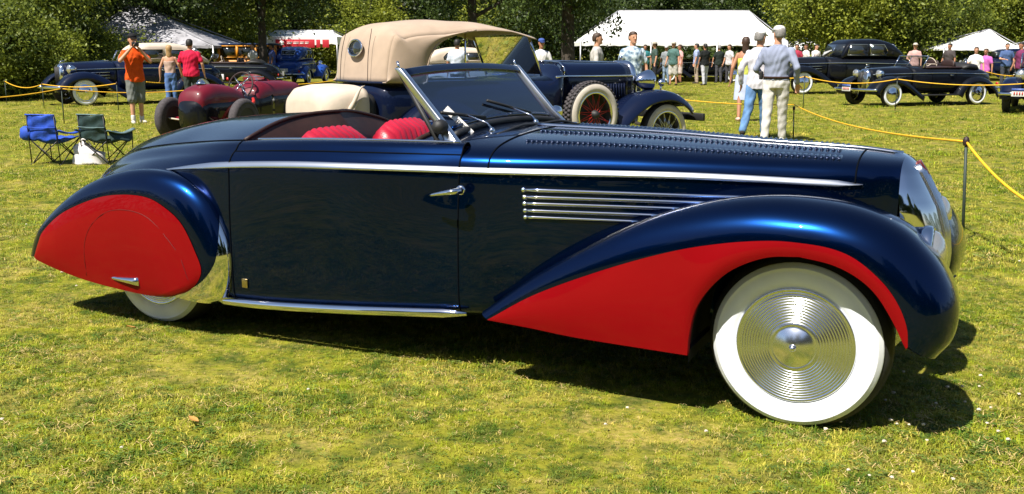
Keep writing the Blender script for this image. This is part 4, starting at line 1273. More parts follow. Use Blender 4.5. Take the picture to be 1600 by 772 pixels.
old_car('open_car', "black car with whitewalls in the shade of the big marquee behind the crowd", (gp(1088, 48), 48), 178, 'blackpaint', 'open', 1.0, group=cg, cloth='none')
old_car('sedan', "dark car in the shade under the pointed white canopy", (gp(1548, 49.5), 49.5), 188, 'midblue', 'closed', 1.0, roof=1.55, group=cg, white=False)
old_car('open_car', "dark open car in tree shade beyond the blue touring car's windscreen", (gp(820, 38), 38), 5, 'midblue', 'open', .95, group=cg, cloth='none')

# ---------------------------------------------------------------- big touring car with tan top
T = empty('touring_car', (.174, 12.608, 0), R(36))
tag(T, "large dark blue touring car with raised tan canvas top and side mounted spare wheel", "car", cg)
tb = MB().rings(sloft([(-2.38, .48, .62, 1.04), (-2.3, .60, .55, 1.09), (-1.8, .66, .50, 1.105), (-.8, .68, .48, 1.11), (.0, .66, .48, 1.14), (.22, .50, .48, 1.27), (.28, .42, .50, 1.29)], 30, 4.2)).build('body', M['midblue'], T)
hd = MB().rings(sloft([(.285, .41, .55, 1.295), (.9, .345, .56, 1.28), (1.53, .285, .58, 1.27)], 10, 3.6)).build('bonnet', M['midblue'], T)
MB().tube([(.29, 0, 1.302), (1.53, 0, 1.276)], .010, 6).build('centre_hinge', M['chrome'], hd)
for s in (-1, 1):
    MB().tube([(-.05, s * .672, 1.115), (.285, s * .425, 1.115), (1.53, s * .292, 1.105)], .016, 6).build('side_strip', M['chrome'], hd)
    MB().tube([(.285, s * .41, 1.10), (.285, s * .405, 1.22), (.29, s * .3, 1.285), (.29, 0, 1.30)], .011, 6).build('bonnet_band', M['chrome'], hd)
    lv = MB()
    for k in range(20):
        lv.box((.42 + k * .048, s * (.405 - .045 * k / 10 * .55), .90), (.014, .02, .22))
    tag(lv.build('bonnet_louvers', M['midblue'], hd), kind='stuff')
    fender('front_fender', [(.55, .32), (.72, .46), (.98, .68), (1.28, .86), (1.6, .925), (1.86, .90), (2.08, .80), (2.20, .70)], .36, .86, s, M['midblue'], T, lip=.05)
    fender('rear_fender', [(-.95, .35), (-1.08, .58), (-1.32, .80), (-1.66, .90), (-2.0, .82), (-2.25, .60), (-2.34, .42)], .50, .86, s, M['midblue'], T, lip=.05)
    bevel(MB().box((-.2, s * .72, .36), (1.6, .28, .04)).build('running_board', M['black'], T), .01)
    car_wheel(T, 1.70, .79, .385, .385, s, True, 'chrome', .15, 'chrome', (.72, .93))
    car_wheel(T, -1.70, .79, .385, .385, s, True, 'chrome', .15, 'chrome', (.72, .93))
    sp = car_wheel(T, .44, .83, .66, .40, s, True, 'chrome', .17, 'redspoke', (.69, .92))
    # tread blocks on the spare
    tr_ = MB()
    for k in range(46):
        a = k / 46 * 2 * math.pi
        for j, yy in enumerate((.83 - .035, .83 - .08, .83 - .125)):
            b = a + (j % 2) * math.pi / 46
            rot = roty(-b)
            tr_.box(np.array([.44, s * yy, .66]) + np.array([math.cos(b), 0, math.sin(b)]) * (.395 if j != 1 else .402), (.014, .036, .034), rot)
    tag(tr_.build('tread_blocks', M['greytread'], sp), kind='stuff')
    L_ = bowl_lamp(T, (1.66, s * .44, 1.04), .135)
    MB().lathe([(0.002, -.06), (.04, -.04), (.05, 0), (.045, .015), (.002, .03)], (1.72, s * .66, 1.02), 'x', 14).build('side_lamp', M['chrome'], T)
    MB().tube([(1.70, s * .66, .98), (1.70, s * .66, .90)], .012, 6).build('lamp_stalk', M['chrome'], T)
    # windscreen side and pillar
    MB().tube([(-.20, s * .58, 1.13), (-.40, s * .58, 1.60)], .018, 6).build('windscreen_pillar', M['chrome'], T)
    MB().tube([(-1.30, s * .60, 1.10), (-1.30, s * .60, 1.66)], .012, 6).build('top_support', M['chrome'], T)
MB().grid(np.array([[(-.20 - (z - 1.13) * .425, y, z) for y in (-.57, 0, .57)] for z in (1.15, 1.37, 1.59)])).build('windscreen', M['clearglass'], T)
rad = MB().rings([sring(1.535, .295, .50, 1.29, 3.2), sring(1.60, .30, .48, 1.305, 3.2), sring(1.635, .285, .50, 1.285, 3.2)]).build('radiator_shell', M['chrome'], T)
rb = MB()
for y in np.linspace(-.21, .21, 15): rb.tube([(1.645, y, .56), (1.645, y, 1.19)], .007, 5)
rb.build('radiator_bars', M['black'], rad)
MB().tube([(1.59, 0, 1.30), (1.59, 0, 1.36)], [.03, .02], 10).build('radiator_cap', M['chrome'], rad)
bm_ = MB()
bm_.box((2.30, -.30, .56), (.05, 1.15, .10)); bm_.box((2.12, -.55, .54), (.36, .05, .05)); bm_.box((2.12, .55, .54), (.36, .05, .05)); bm_.box((2.30, .55, .56), (.05, .54, .10))
bevel(bm_.build('bumper', M['black'], T), .01)
# the tan top: roof, rear curtain, quarter panels
path = crs([(-2.36, 1.085), (-2.335, 1.30), (-2.29, 1.52), (-2.20, 1.665), (-2.0, 1.745), (-1.55, 1.775), (-1.1, 1.765), (-.7, 1.71), (-.33, 1.625)], 46)
wd_ = pch(path[:, 0], [(-2.36, .60), (-2.2, .635), (-1.5, .66), (0.02, .66)])
G = []
for (x, z), w in zip(path, wd_):
    row = []
    rear = max(0, min(1, (-2.12 - x) / .15))
    for f in np.linspace(-1, 1, 25):
        e_ = abs(f) ** 4
        drop = (.145 * e_ + .03 * abs(f) ** 2) * (1 - rear) * (1 - .62 * max(0, min(1, (x + 1.6) / .9)))
        bx = .05 * e_ * rear
        row.append((x + bx + .012 * math.cos(f * 9) * 0, w * f, z - drop - .012 * math.sin((x + 2.2) * 5.2) ** 2 * (1 - e_) * (1 - rear)))
    G.append(row)
G = np.array(G)
tp = MB().grid(G).build('canvas_top', M['tan'], T); solid(tp, .012)
for s, j in ((-1, 0), (1, 24)):
    edge_ = G[:, j]
    ed = edge_[edge_[:, 0] < -1.2]
    n = len(ed)
    bot = crs([(-2.36, s * .60, 1.085), (-2.1, s * .66, 1.08), (-1.86, s * .67, 1.08), (-1.845, s * .67, 1.22), (-1.79, s * .67, 1.39), (-1.65, s * .67, 1.53), (-1.42, s * .665, 1.61), (-1.2, s * .66, 1.65)], n)
    qg = np.array([ed * (1 - t) + bot * t + np.array([0, s * .03 * math.sin(t * math.pi), 0]) for t in np.linspace(0, 1, 9)])
    qp = MB().grid(qg).build('quarter_panel', M['tan'], tp); solid(qp, .01)
    MB().tube(bot[int(n * .32):], .012, 6).build('piping', M['tan'], qp)
    MB().tube(crs([(-2.30, s * .30, 1.66), (-2.36, s * .32, 1.4), (-2.385, s * .33, 1.10)], 12) + [-.012, 0, 0], .004, 5).build('curtain_seam', M['brown'], tp)
MB().tube(G[0] + [-.01, 0, 0], .016, 6).build('curtain_hem', M['midblue'], tp)
wn_ = MB()
a = np.linspace(0, 2 * np.pi, 28, endpoint=False)
wn_.rings([[(-2.34 + d + (.10 * math.sin(t)) * .12, .02 + .155 * math.cos(t), 1.455 + .085 * math.sin(t)) for t in a] for d in (0.0, -.016)])
wn_ = wn_.build('rear_window', M['darkglass'], tp)
MB().tube([(-2.357 + (.10 * math.sin(t)) * .12, .02 + .160 * math.cos(t), 1.455 + .09 * math.sin(t)) for t in np.linspace(0, 2 * np.pi, 29)], .010, 6).build('window_ring', M['chrome'], wn_)
# canvas covered trunk on the rear rack
def tring(x, w, z0, z1, p=5): return sring(x, w, z0, z1, p, 36)
tk = MB().rings([tring(-3.02, .40, .52, .88, 2.6), tring(-3.0, .50, .46, .98, 3.2), tring(-2.92, .555, .44, 1.035, 4), tring(-2.75, .57, .44, 1.06, 5), tring(-2.56, .57, .44, 1.065, 5), tring(-2.50, .56, .45, 1.05, 5)]).build('trunk_cover', M['palecloth'], T)
fl = MB()
for k, (xa, xb, zz) in enumerate(((-2.92, -2.72, .60), (-2.86, -2.66, .72), (-2.80, -2.62, .86))):
    fl.tube(crs([(xa, -.572, zz - .12), ((xa + xb) / 2, -.592, zz + .02), (xb, -.585, zz + .17), (xb + .06, -.572, zz + .20)], 12), [.006, .012, .02, .024, .024, .02, .022, .02, .016, .012, .008, .004], 8)
fl.build('cloth_fold', M['palecloth'], tk)
MB().rings([tring(-2.495, .52, .42, .98), tring(-2.40, .52, .42, .98)]).build('trunk_back', M['black'], T)
ra = MB()
for y in (-.4, 0, .4): ra.tube([(-2.3, y, .42), (-3.0, y, .42)], .02, 6)
ra.build('luggage_rack', M['black'], T)

# ---------------------------------------------------------------- red vintage racing car
Rr = empty('racing_car', (-4.89, 16.0, 0), R(69))
tag(Rr, "red vintage racing car seen from behind with big spoked steering wheel and grey tyres", "car", cg)
tail = MB().rings(sloft([(-.43, .15, .46, .66), (-.41, .21, .42, .75), (-.32, .255, .38, .84), (-.02, .275, .36, .91), (.35, .285, .36, .885), (.62, .30, .36, .80)], 26, 3.0)).build('tail', M['maroon'], Rr)
low = MB().rings(sloft([(-.44, .19, .22, .66), (-.38, .25, .20, .66), (-.25, .285, .19, .68), (.3, .302, .19, .70), (.9, .34, .18, .72), (1.35, .37, .20, .78)], 22, 4)).build('body_side', M['blackpaint'], Rr)
MB().rings(sloft([(.95, .33, .30, .80), (1.2, .34, .28, .92), (1.5, .35, .28, .925), (2.35, .29, .32, .88), (2.40, .27, .34, .85)], 22, 3)).build('bonnet', M['maroon'], Rr)
MB().rings(sloft([(.96, .345, .22, .74), (1.5, .365, .22, .79), (2.3, .31, .24, .77), (2.36, .29, .26, .74)], 14, 3.6)).build('bonnet_side', M['blackpaint'], Rr)
ck = MB().rings(sloft([(.60, .29, .40, .70), (.98, .34, .40, .70)], 3, 4)).build('cockpit', M['brown'], Rr)
cap = MB().lathe([(.075, .0), (.075, .02), (.05, .03), (.045, .055), (.001, .06)], (-.10, 0, .912), 'z', 18).build('fuel_cap', M['chrome'], tail)
MB().tube([(-.16, -.02, .97), (-.02, .02, .985)], .012, 6).build('cap_lever', M['chrome'], cap)
for s in (-1, 1):
    for x in (0, 2.6):
        yy = .80
        w = MB().lathe([(.20, -.02), (.28, -.015), (.325, -.03), (.345, -.06), (.345, -.12), (.325, -.15), (.28, -.165), (.20, -.16)], (x, s * yy, .345), 'y', 44, s).build('wheel', M['greytread'], Rr)
        MB().lathe([(.001, -.02), (.05, -.01), (.22, -.03), (.28, -.012)], (x, s * yy, .345), 'y', 28, s).build('wheel_disc', M['black'], w)
        MB().lathe([(.001, -.15), (.10, -.15), (.22, -.155), (.26, -.162)], (x, s * yy, .345), 'y', 28, s).build('wheel_back', M['black'], w)
    ar = MB()
    ar.tube([(0, s * .38, .345), (0, s * .64, .345)], .035, 8)
    ar.tube([(.55, s * .40, .30), (.05, s * .58, .32)], .024, 8)
    ar.build('axle_arm', M['maroon'], Rr)
    MB().tube([(.22, s * .46, .30), (.55, s * .52, .62), (.60, s * .47, .66)], [.035, .03, .025], 8).build('lever_arm', M['redspoke'], Rr)
    MB().tube([(-.1, s * .40, .33), (-.12, s * .66, .36)], .014, 6).build('brake_rod', M['palecloth'], Rr)
MB().tube([(2.6, -.66, .345), (2.6, .66, .345)], .03, 8).build('front_axle', M['black'], Rr)
sw = MB(); a = np.linspace(0, 2 * np.pi, 40)
c0 = np.array([.90, -.02, .85]); axn = np.array([-.94, 0, .34]); uu = np.array([0, 1.0, 0]); vv = np.cross(axn, uu)
sw.tube([c0 + .235 * (math.cos(t) * uu + math.sin(t) * vv) for t in a], .014, 8)
swo = sw.build('steering_wheel', M['brown'], Rr)
s2 = MB()
for t in (.78, 2.35, 3.93, 5.5):
    s2.tube([c0, c0 + .225 * (math.cos(t) * uu + math.sin(t) * vv)], .013, 6)
s2.ball(c0, .035)
s2.tube([c0, c0 - axn * .5], .02, 8)
s2.build('wheel_spokes', M['chrome'], swo)
ms = MB().grid(np.array([[(1.30 + .02 * abs(y) * 8 - .08 * k, y, .92 + .12 * k * (1 - (y / .36) ** 2)) for y in np.linspace(-.34, .34, 11)] for k in (0, .5, 1)])).build('aero_screen', M['clearglass'], Rr)
MB().tube([(1.27, -.22, .99), (1.25, .2, 1.0)], .012, 6).build('mirror_bar', M['chrome'], ms)

# ---------------------------------------------------------------- yellow wagon far behind
Wg = empty('wagon', (gp(372, 44), 44, 0), R(182))
tag(Wg, "orange yellow station wagon with dark roof behind the man in the red shirt", "car", cg)
MB().rings(sloft([(-2.1, .70, .40, 1.05), (-1.9, .74, .38, 1.12), (.7, .74, .38, 1.12), (.8, .60, .40, 1.12), (1.7, .36, .45, 1.05), (1.8, .30, .48, 1.0)], 26, 5)).build('body', M['yellow'], Wg)
rf_ = MB().rings([sring(x, w, 1.66, z, 5) for x, w, z in ((-2.1, .66, 1.72), (-1.9, .72, 1.76), (.35, .72, 1.77), (.6, .66, 1.72))]).build('roof', M['slate'], Wg)
for s in (-1, 1):
    for x in (-1.98, -1.15, -.35, .42):
        MB().box((x, s * .70, 1.39), (.10, .06, .56)).build('pillar', M['yellow'], Wg)
    for x in (-1.56, -.75, .035):
        wn2 = MB().box((x, s * .695, 1.40), (.68, .02, .46)).build('window', M['darkglass'], Wg)
        fr_ = MB(); 
        for zz in (1.155, 1.635): fr_.box((x, s * .705, zz), (.68, .05, .05))
        fr_.build('window_frame', M['yellow'], wn2)
    fender('front_fender', [(.45, .30), (.75, .5), (1.1, .76), (1.5, .82), (1.85, .7), (2.05, .45)], .40, .84, s, M['black'], Wg)
    fender('rear_fender', [(-.9, .30), (-1.05, .58), (-1.35, .78), (-1.7, .76), (-2.05, .45)], .5, .84, s, M['black'], Wg)
    car_wheel(Wg, 1.4, .80, .34, .34, s, False); car_wheel(Wg, -1.45, .80, .34, .34, s, False)
    bowl_lamp(Wg, (1.75, s * .42, .92), .11)
# ================================================================ people
SKIN = [mat("skin", (0.52, 0.27, 0.17), 0.5, 0, 0, .06, 10, spec=.3), mat("tanned_skin", (0.36, 0.17, 0.10), 0.5, 0, 0, .06, 10, spec=.3)]
HAIR = {'brown': mat("brown_hair", (0.045, 0.022, 0.012), 0.6, 0, 0, .3, 40), 'dark': mat("dark_hair", (0.012, 0.010, 0.010), 0.6, 0, 0, .3, 40), 'grey': mat("grey_hair", (0.20, 0.19, 0.18), 0.7, 0, 0, .2, 40), 'blond': mat("blond_hair", (0.36, 0.22, 0.09), 0.6, 0, 0, .2, 40)}
CL = {}
def cloth(name, col, **k):
    if name not in CL: CL[name] = mat(name + "_cloth", col, 0.85, 0, 0, k.get('var', .10), k.get('vs', 6), .25, 26, spec=.2, col2=k.get('col2'))
    return CL[name]
EYE = mat("eye_dark", (0.015, 0.012, 0.010), 0.3)
LIP = mat("lip", (0.36, 0.12, 0.09), 0.5)

def fuse(mb, name, m, parent, vox, smooth_it=2, fold=0.0):
    """one continuous surface from overlapping limbs"""
    me = mb.mesh(name)
    o = bpy.data.objects.new(name, me); C.objects.link(o)
    r = o.modifiers.new("remesh", 'REMESH'); r.mode = 'VOXEL'; r.voxel_size = vox; r.use_smooth_shade = True
    sm = o.modifiers.new("smooth", 'SMOOTH'); sm.factor = .5; sm.iterations = smooth_it
    dg = bpy.context.evaluated_depsgraph_get()
    m2 = bpy.data.meshes.new_from_object(o.evaluated_get(dg))
    o.modifiers.clear(); o.data = m2; bpy.data.meshes.remove(me)
    m2.name = name
    if fold:
        n = len(m2.vertices); co = np.empty(n * 3, np.float32); no = np.empty(n * 3, np.float32)
        m2.vertices.foreach_get("co", co); m2.vertices.foreach_get("normal", no)
        co = co.reshape(-1, 3); no = no.reshape(-1, 3); ph = float(abs(parent.location.x) * 3.1)
        x, y, z = co.T
        d = np.sin(z * 31 + 9 * np.sin(y * 11 + ph) + x * 13) + .7 * np.sin(z * 47 - x * 25 + y * 19 + ph * 2) + .6 * np.sin(y * 38 + z * 12 + ph)
        co += no * (fold * d)[:, None]
        m2.vertices.foreach_set("co", co.ravel()); m2.update()
    m2.materials.clear(); m2.materials.append(m)
    m2.polygons.foreach_set("use_smooth", [True] * len(m2.polygons))
    o.parent = parent
    return o

def oval(c, rx, ry, n=18, fwd=(1, 0, 0), tilt=(0, 0, 1)):
    a = np.linspace(0, 2 * np.pi, n, endpoint=False)
    return np.array([[c[0] + rx * math.cos(t), c[1] + ry * math.sin(t), c[2]] for t in a])

def person(label, pos, face, H=1.75, legs=(0.0, 0.0), knees=(0.05, 0.05), arms=None, shirt=('white', (.75, .75, .75)), sleeve='short', trous=('blue', (.05, .09, .22)), tlen='long', hair='brown', cap=None, skin=0, build=1.0, skirt=None, shoes=(.03, .025, .02), lean=0.0, long_hair=False, vox=.016, belt=None, top='shirt', group=None, turn=0.0, nod=0.0, untucked=True, socks=None):
    """stands at pos, looking along face (degrees). legs: hip swing of right and left leg; arms: for right and left a pair (elbow, wrist) in body metres"""
    k = H / 1.75
    e = empty('person', (pos[0], pos[1], 0), R(face)); tag(e, label, 'person', group)
    b = build
    sk = SKIN[skin]
    hipz, shz, nz = .92 * k, 1.42 * k, 1.50 * k
    def fwd(z): return lean * (z - hipz)
    hips, ank, kn, toe = [], [], [], []
    for i, s in enumerate((-1, 1)):
        h = np.array([0, s * .088 * k * b, hipz])
        a = legs[i]; kb = knees[i]
        K = h + np.array([math.sin(a), s * .01, -math.cos(a)]) * .43 * k
        A = K + np.array([math.sin(a - kb), s * .008, -math.cos(a - kb)]) * .42 * k
        hips.append(h); kn.append(K); ank.append(A); toe.append(A + np.array([.15 * k * math.cos(a - kb * .6), s * .03, -.055 * k + .15 * k * math.sin(min(0, a - kb)) * -.0]))
    low = min(a[2] for a in ank) - .075 * k
    dz = np.array([0, 0, -low])
    for L in (hips, kn, ank, toe):
        for i in range(2): L[i] = L[i] + dz
    pz = dz[2]
    # arms
    if arms is None: arms = (((.02, -.27, 1.13), (.10, -.29, .88)), ((.02, .27, 1.13), (.08, .29, .88)))
    body = MB()
    sh, el, wr = [], [], []
    for i, s in enumerate((-1, 1)):
        S = np.array([fwd(shz), s * .168 * k * b, shz - .030 * k + pz]); E = np.array(arms[i][0]) * k + [0, 0, pz]; W = np.array(arms[i][1]) * k + [0, 0, pz]
        sh.append(S); el.append(E); wr.append(W)
        body.limb(S, E, .050 * k * b, .038 * k, 10); body.limb(E, W, .038 * k, .026 * k, 10)
        d = (W - E) / np.linalg.norm(W - E)
        side = np.cross(d, [0, 0, 1.0]) if abs(d[2]) < .9 else np.array([1.0, 0, 0])
        side -= d * (d @ side); side /= np.linalg.norm(side)
        nrm = np.cross(side, d)
        palm = W + d * .05 * k
        body.rings([W - d * .01 * k + .022 * k * (math.cos(t) * side * 1.0 + 0 * nrm) + .02 * k * math.sin(t) * nrm if False else W for t in np.linspace(0, 6.28, 4)] if False else [[W + d * q * k + (wd * math.cos(t) * side + .014 * math.sin(t) * nrm) * k for t in np.linspace(0, 2 * np.pi, 10, endpoint=False)] for q, wd in ((-.005, .022), (.03, .036), (.075, .040), (.095, .036))])
        for f, (off, ln) in enumerate(((-.029, .062), (-.010, .074), (.010, .070), (.028, .054))):
            r0 = W + d * .09 * k + side * off * k
            c1 = r0 + d * ln * .5 * k + nrm * .008 * k * s; c2 = r0 + d * ln * .9 * k + nrm * .030 * k * s
            body.limb(r0, c1, .0095 * k, .0088 * k, 6); body.limb(c1, c2, .0088 * k, .007 * k, 6)
        t0 = W + d * .03 * k + side * .032 * k * (1 if True else -1); t1 = t0 + (d * .035 + side * .026) * k; t2 = t1 + (d * .03 + side * .004) * k
        body.limb(t0, t1, .012 * k, .0105 * k, 6); body.limb(t1, t2, .0105 * k, .008 * k, 6)
        body.limb(hips[i], kn[i], .082 * k * b, .054 * k, 12); body.limb(kn[i], ank[i], .052 * k, .036 * k, 12)
        body.limb(ank[i] + [-.03 * k, 0, -.045 * k], toe[i], .034 * k, .027 * k, 10)
    def torso(mbx, g, z0=hipz - .06 * k, z1=shz + .045 * k, flare=0.0):
        keys = [(hipz - .10 * k, .105, .150), (hipz, .115, .168), (hipz + .12 * k, .108, .152), (hipz + .25 * k, .112, .158), (hipz + .38 * k, .122, .178), (shz - .02 * k, .098, .172), (shz + .035 * k, .070, .110), (shz + .07 * k, .052, .058)]
        zs = np.linspace(z0, z1, 16)
        rx = pch(zs, [(q[0], q[1]) for q in keys]) * k * b ** 1.4 + g; ry = pch(zs, [(q[0], q[2]) for q in keys]) * k * b + g
        rx = rx + flare * np.clip((hipz + .18 * k - zs) / (.2 * k), 0, 1); ry = ry + flare * np.clip((hipz + .18 * k - zs) / (.2 * k), 0, 1)
        mbx.rings([oval((fwd(z) + .012 * k * (b - 1) * 4 * math.exp(-((z - hipz - .12 * k) / (.12 * k)) ** 2), 0, z + pz), a, c_) for z, a, c_ in zip(zs, rx, ry)])
    torso(body, 0)
    nk = np.array([fwd(nz), 0, nz + pz])
    hd = nk + np.array([.02 * k + nod * .05, 0, .140 * k])
    body.limb(nk - [0, 0, .06 * k], hd - [.015 * k, 0, .05 * k], .058 * k, .052 * k, 12)
    ct, st_ = math.cos(turn), math.sin(turn)
    def hp(x, y, z): return hd + np.array([x * ct - y * st_, x * st_ + y * ct, z]) * k
    HS = [(-.115, .030, .035, .022), (-.10, .055, .046, .02), (-.07, .072, .058, .010), (-.03, .085, .068, .002), (.01, .093, .075, -.002), (.05, .092, .076, -.008), (.085, .078, .064, -.012), (.108, .050, .042, -.012), (.118, .018, .016, -.012)]
    body.rings([[hp(xo + rx * math.cos(t), ry * math.sin(t), z) for t in np.linspace(0, 2 * np.pi, 16, endpoint=False)] for z, rx, ry, xo in HS])
    body.limb(hp(.082, 0, .012), hp(.105, 0, -.022), .010 * k, .015 * k, 8)
    body.limb(hp(.070, 0, -.085), hp(.078, 0, -.09), .022 * k, .018 * k, 8)
    for s in (-1, 1): body.limb(hp(-.012, s * .074, .02), hp(-.016, s * .078, -.022), .014 * k, .011 * k, 6)
    bo = fuse(body, 'body', sk, e, vox * .62, 1)
    fc = MB()
    for s in (-1, 1): fc.ball(hp(.083, s * .031, .014), np.array([.009, .014, .007]) * k, 8, 5)
    fc.build('eyes', EYE, bo)
    MB().ball(hp(.086, 0, -.056), np.array([.008, .026, .007]) * k, 8, 5).build('mouth', LIP, bo)
    # hair
    hm = MB()
    hs = [(.122, .03, .03, -.015), (.112, .060, .052, -.016), (.088, .090, .074, -.016), (.055, .100, .085, -.020), (.02, .090, .085, -.035), (-.02, .070, .080, -.052), (-.055, .050, .070, -.062)]
    if long_hair: hs += [(-.11, .045, .072, -.066), (-.17, .040, .070, -.070), (-.23, .030, .055, -.070), (-.27, .012, .03, -.068)]
    hm.rings([[hp(xo + rx * math.cos(t), ry * math.sin(t), z) for t in np.linspace(0, 2 * np.pi, 18, endpoint=False)] for z, rx, ry, xo in hs])
    hm.build('hair', HAIR[hair], bo)
    if cap:
        cm = MB()
        cm.rings([[hp(-.008 + rx * math.cos(t), ry * math.sin(t), z) for t in np.linspace(0, 2 * np.pi, 18, endpoint=False)] for z, rx, ry in ((.052, .102, .088), (.075, .102, .088), (.105, .090, .078), (.126, .058, .052), (.134, .012, .012))])
        if cap[1] == 'brim':
            cm.rings([[hp(-.008 + rx * math.cos(t), ry * math.sin(t), z) for t in np.linspace(0, 2 * np.pi, 20, endpoint=False)] for z, rx, ry in ((.048, .16, .145), (.056, .10, .09))])
        else:
            cm.rings([[hp(.06 + rx * math.cos(t), ry * math.sin(t), z - .10 * max(0, math.cos(t)) * .25) for t in np.linspace(0, 2 * np.pi, 18, endpoint=False)] for z, rx, ry in ((.046, .105, .070), (.054, .105, .068))])
        cm.build('cap', cloth(cap[0] + '_cap', cap[2]), bo)
    # clothes
    if top == 'strap':
        sm = MB(); torso(sm, .010 * k, hipz + .0 * k, hipz + .40 * k)
        fuse(sm, 'top', cloth(*shirt[:2], **(shirt[2] if len(shirt) > 2 else {})), e, vox, 2, .003)
    else:
        sm = MB(); torso(sm, .016 * k, hipz - (.10 if untucked else -.03) * k, shz + .055 * k, .012 * k if untucked else .0)
        for i in range(2):
            if sleeve == 'long':
                sm.limb(sh[i], el[i], .060 * k * b, .052 * k, 12); sm.limb(el[i], el[i] + (wr[i] - el[i]) * .93, .052 * k, .041 * k, 12)
            else:
                q = sh[i] + (el[i] - sh[i]) * .72
                sm.limb(sh[i], q, .061 * k * b, .060 * k, 12)
        fuse(sm, 'shirt', cloth(*shirt[:2], **(shirt[2] if len(shirt) > 2 else {})), e, vox, 2, .0036)
        co = MB().rings([[ [nk[0] - .006 * k + rr_ * 1.0 * math.cos(t), rr_ * math.sin(t) * 1.02, nk[2] + z] for t in np.linspace(0, 2 * np.pi, 16, endpoint=False)] for z, rr_ in ((-.055 * k, .078 * k), (-.02 * k, .071 * k), (-.012 * k, .066 * k))])
        co.build('collar', cloth(*shirt[:2]), e)
    if skirt:
        zt, zb = hipz + .06 * k, hipz - skirt[2] * k
        MB().rings([oval((0, 0, z + pz), rx * k, ry * k) for z, rx, ry in ((zt, .122, .165), (hipz, .135, .185), ((hipz + zb) / 2, .15, .198), (zb, .165, .21))], caps=False).build('skirt', cloth(skirt[0], skirt[1]), e)
    else:
        tm2 = MB(); torso(tm2, .011 * k, hipz - .09 * k, hipz + .09 * k)
        for i in range(2):
            if tlen == 'long':
                tm2.limb(hips[i], kn[i], .098 * k * b, .076 * k, 14); tm2.limb(kn[i], ank[i] + [0, 0, .0], .074 * k, .060 * k, 14)
            else:
                q = hips[i] + (kn[i] - hips[i]) * 1.04
                tm2.limb(hips[i], q, .100 * k * b, .094 * k, 14)
        fuse(tm2, 'trousers' if tlen == 'long' else 'shorts', cloth(*trous[:2], **(trous[2] if len(trous) > 2 else {})), e, vox, 2, .0028)
        if belt:
            MB().rings([oval((fwd(z), 0, z + pz), .126 * k * b ** 1.4 + .006, .172 * k * b + .006) for z in (hipz + .055 * k, hipz + .09 * k)]).build('belt', cloth('belt', (.03, .015, .01)), e)
    shm = cloth('shoe%02d' % int(sum(shoes) * 30), shoes)
    for i in range(2):
        MB().limb(ank[i] + [-.03 * k, 0, -.040 * k], toe[i] + [0, 0, .002], .042 * k, .036 * k, 10).build('shoe', shm, e)
        if socks: MB().limb(ank[i] + [0, 0, .08 * k], ank[i], .045 * k, .043 * k, 10).build('sock', cloth('sock', socks), e)
    return e, wr

def at(px, py, D=None):
    if D is None:
        D = 1.42 * (1550 * .98107 + (py - 386) * -.19366) / ((py - 386) * .98107 + 1550 * .19366)
    return ((px - 800) / 1550 * D * 1.0 * .99, D)
def gpos(px, py):
    v = (py - 386) / 1550.0
    fy = .98107 - .19366 * v; dn = .19366 + .98107 * v
    t = 1.42 / dn
    return ((px - 800) / 1550.0 * t, fy * t)

CAM = lambda p: math.degrees(math.atan2(-p[1], -p[0]))      # direction from p towards the camera
p = gpos(216, 193)
o1, w1 = person("man in orange t-shirt and grey shorts raising a camera to his face", p, CAM(p) + 14, 1.74, arms=(((.16, -.30, 1.24), (.20, -.07, 1.50)), ((.20, .27, 1.22), (.22, .06, 1.48))), shirt=('orange', (.62, .075, .006)), trous=('greyshort', (.15, .16, .15)), tlen='short', hair='dark', legs=(.07, -.05), shoes=(.42, .40, .36), vox=.012, socks=(.6, .58, .55), cap=('dark', 'peak', (.012, .012, .014)))
cm_ = empty('camera', (0, 0, 0))
bpy.data.objects.remove(cm_)
def handheld(label, holder, wrs, off):
    mid = (np.array(wrs[0]) + np.array(wrs[1])) / 2 + np.array(off)
    e = empty('handheld_camera', tuple(holder.matrix_basis @ Vector(mid)), holder.rotation_euler.z)
    e.rotation_euler = holder.rotation_euler
    tag(e, label, 'camera')
    a = holder.rotation_euler.z; q = rotz(a) @ mid
    e.location = (holder.location.x + q[0], holder.location.y + q[1], q[2])
    bevel(MB().box((0, 0, 0), (.05, .13, .085)).build('camera_body', M['black'], e), .008)
    MB().lathe([(.036, .02), (.036, .09), (.03, .095), (.001, .08)], (0, 0, -.004), 'x', 18).build('lens', M['rubber'], e)
    bevel(MB().box((-.005, 0, .052), (.04, .05, .03)).build('viewfinder', M['black'], e), .006)
    return e
handheld("small black camera held up to the face of the man in orange", o1, w1, (.02, 0, .07))
p = (gp(274, 25.3), 25.3)
person("woman with blond ponytail, pale top and blue jeans, seen from behind", p, CAM(p) + 172, 1.56, shirt=('paletop', (.42, .30, .25)), top='strap', trous=('jeans', (.08, .15, .34)), hair='blond', long_hair=True, build=.9, legs=(.05, -.08), shoes=(.5, .35, .28))
p = (gp(306, 24.9), 24.9)
person("man in raspberry red polo shirt seen from behind, left of the red racing car", p, CAM(p) + 165, 1.70, shirt=('raspberry', (.52, .012, .05)), trous=('greenshort', (.035, .045, .04)), hair='dark', build=1.14, legs=(.06, -.04), vox=.014, arms=(((-.02, -.30, 1.14), (.08, -.31, .90)), ((.02, .30, 1.14), (.14, .27, .92))))
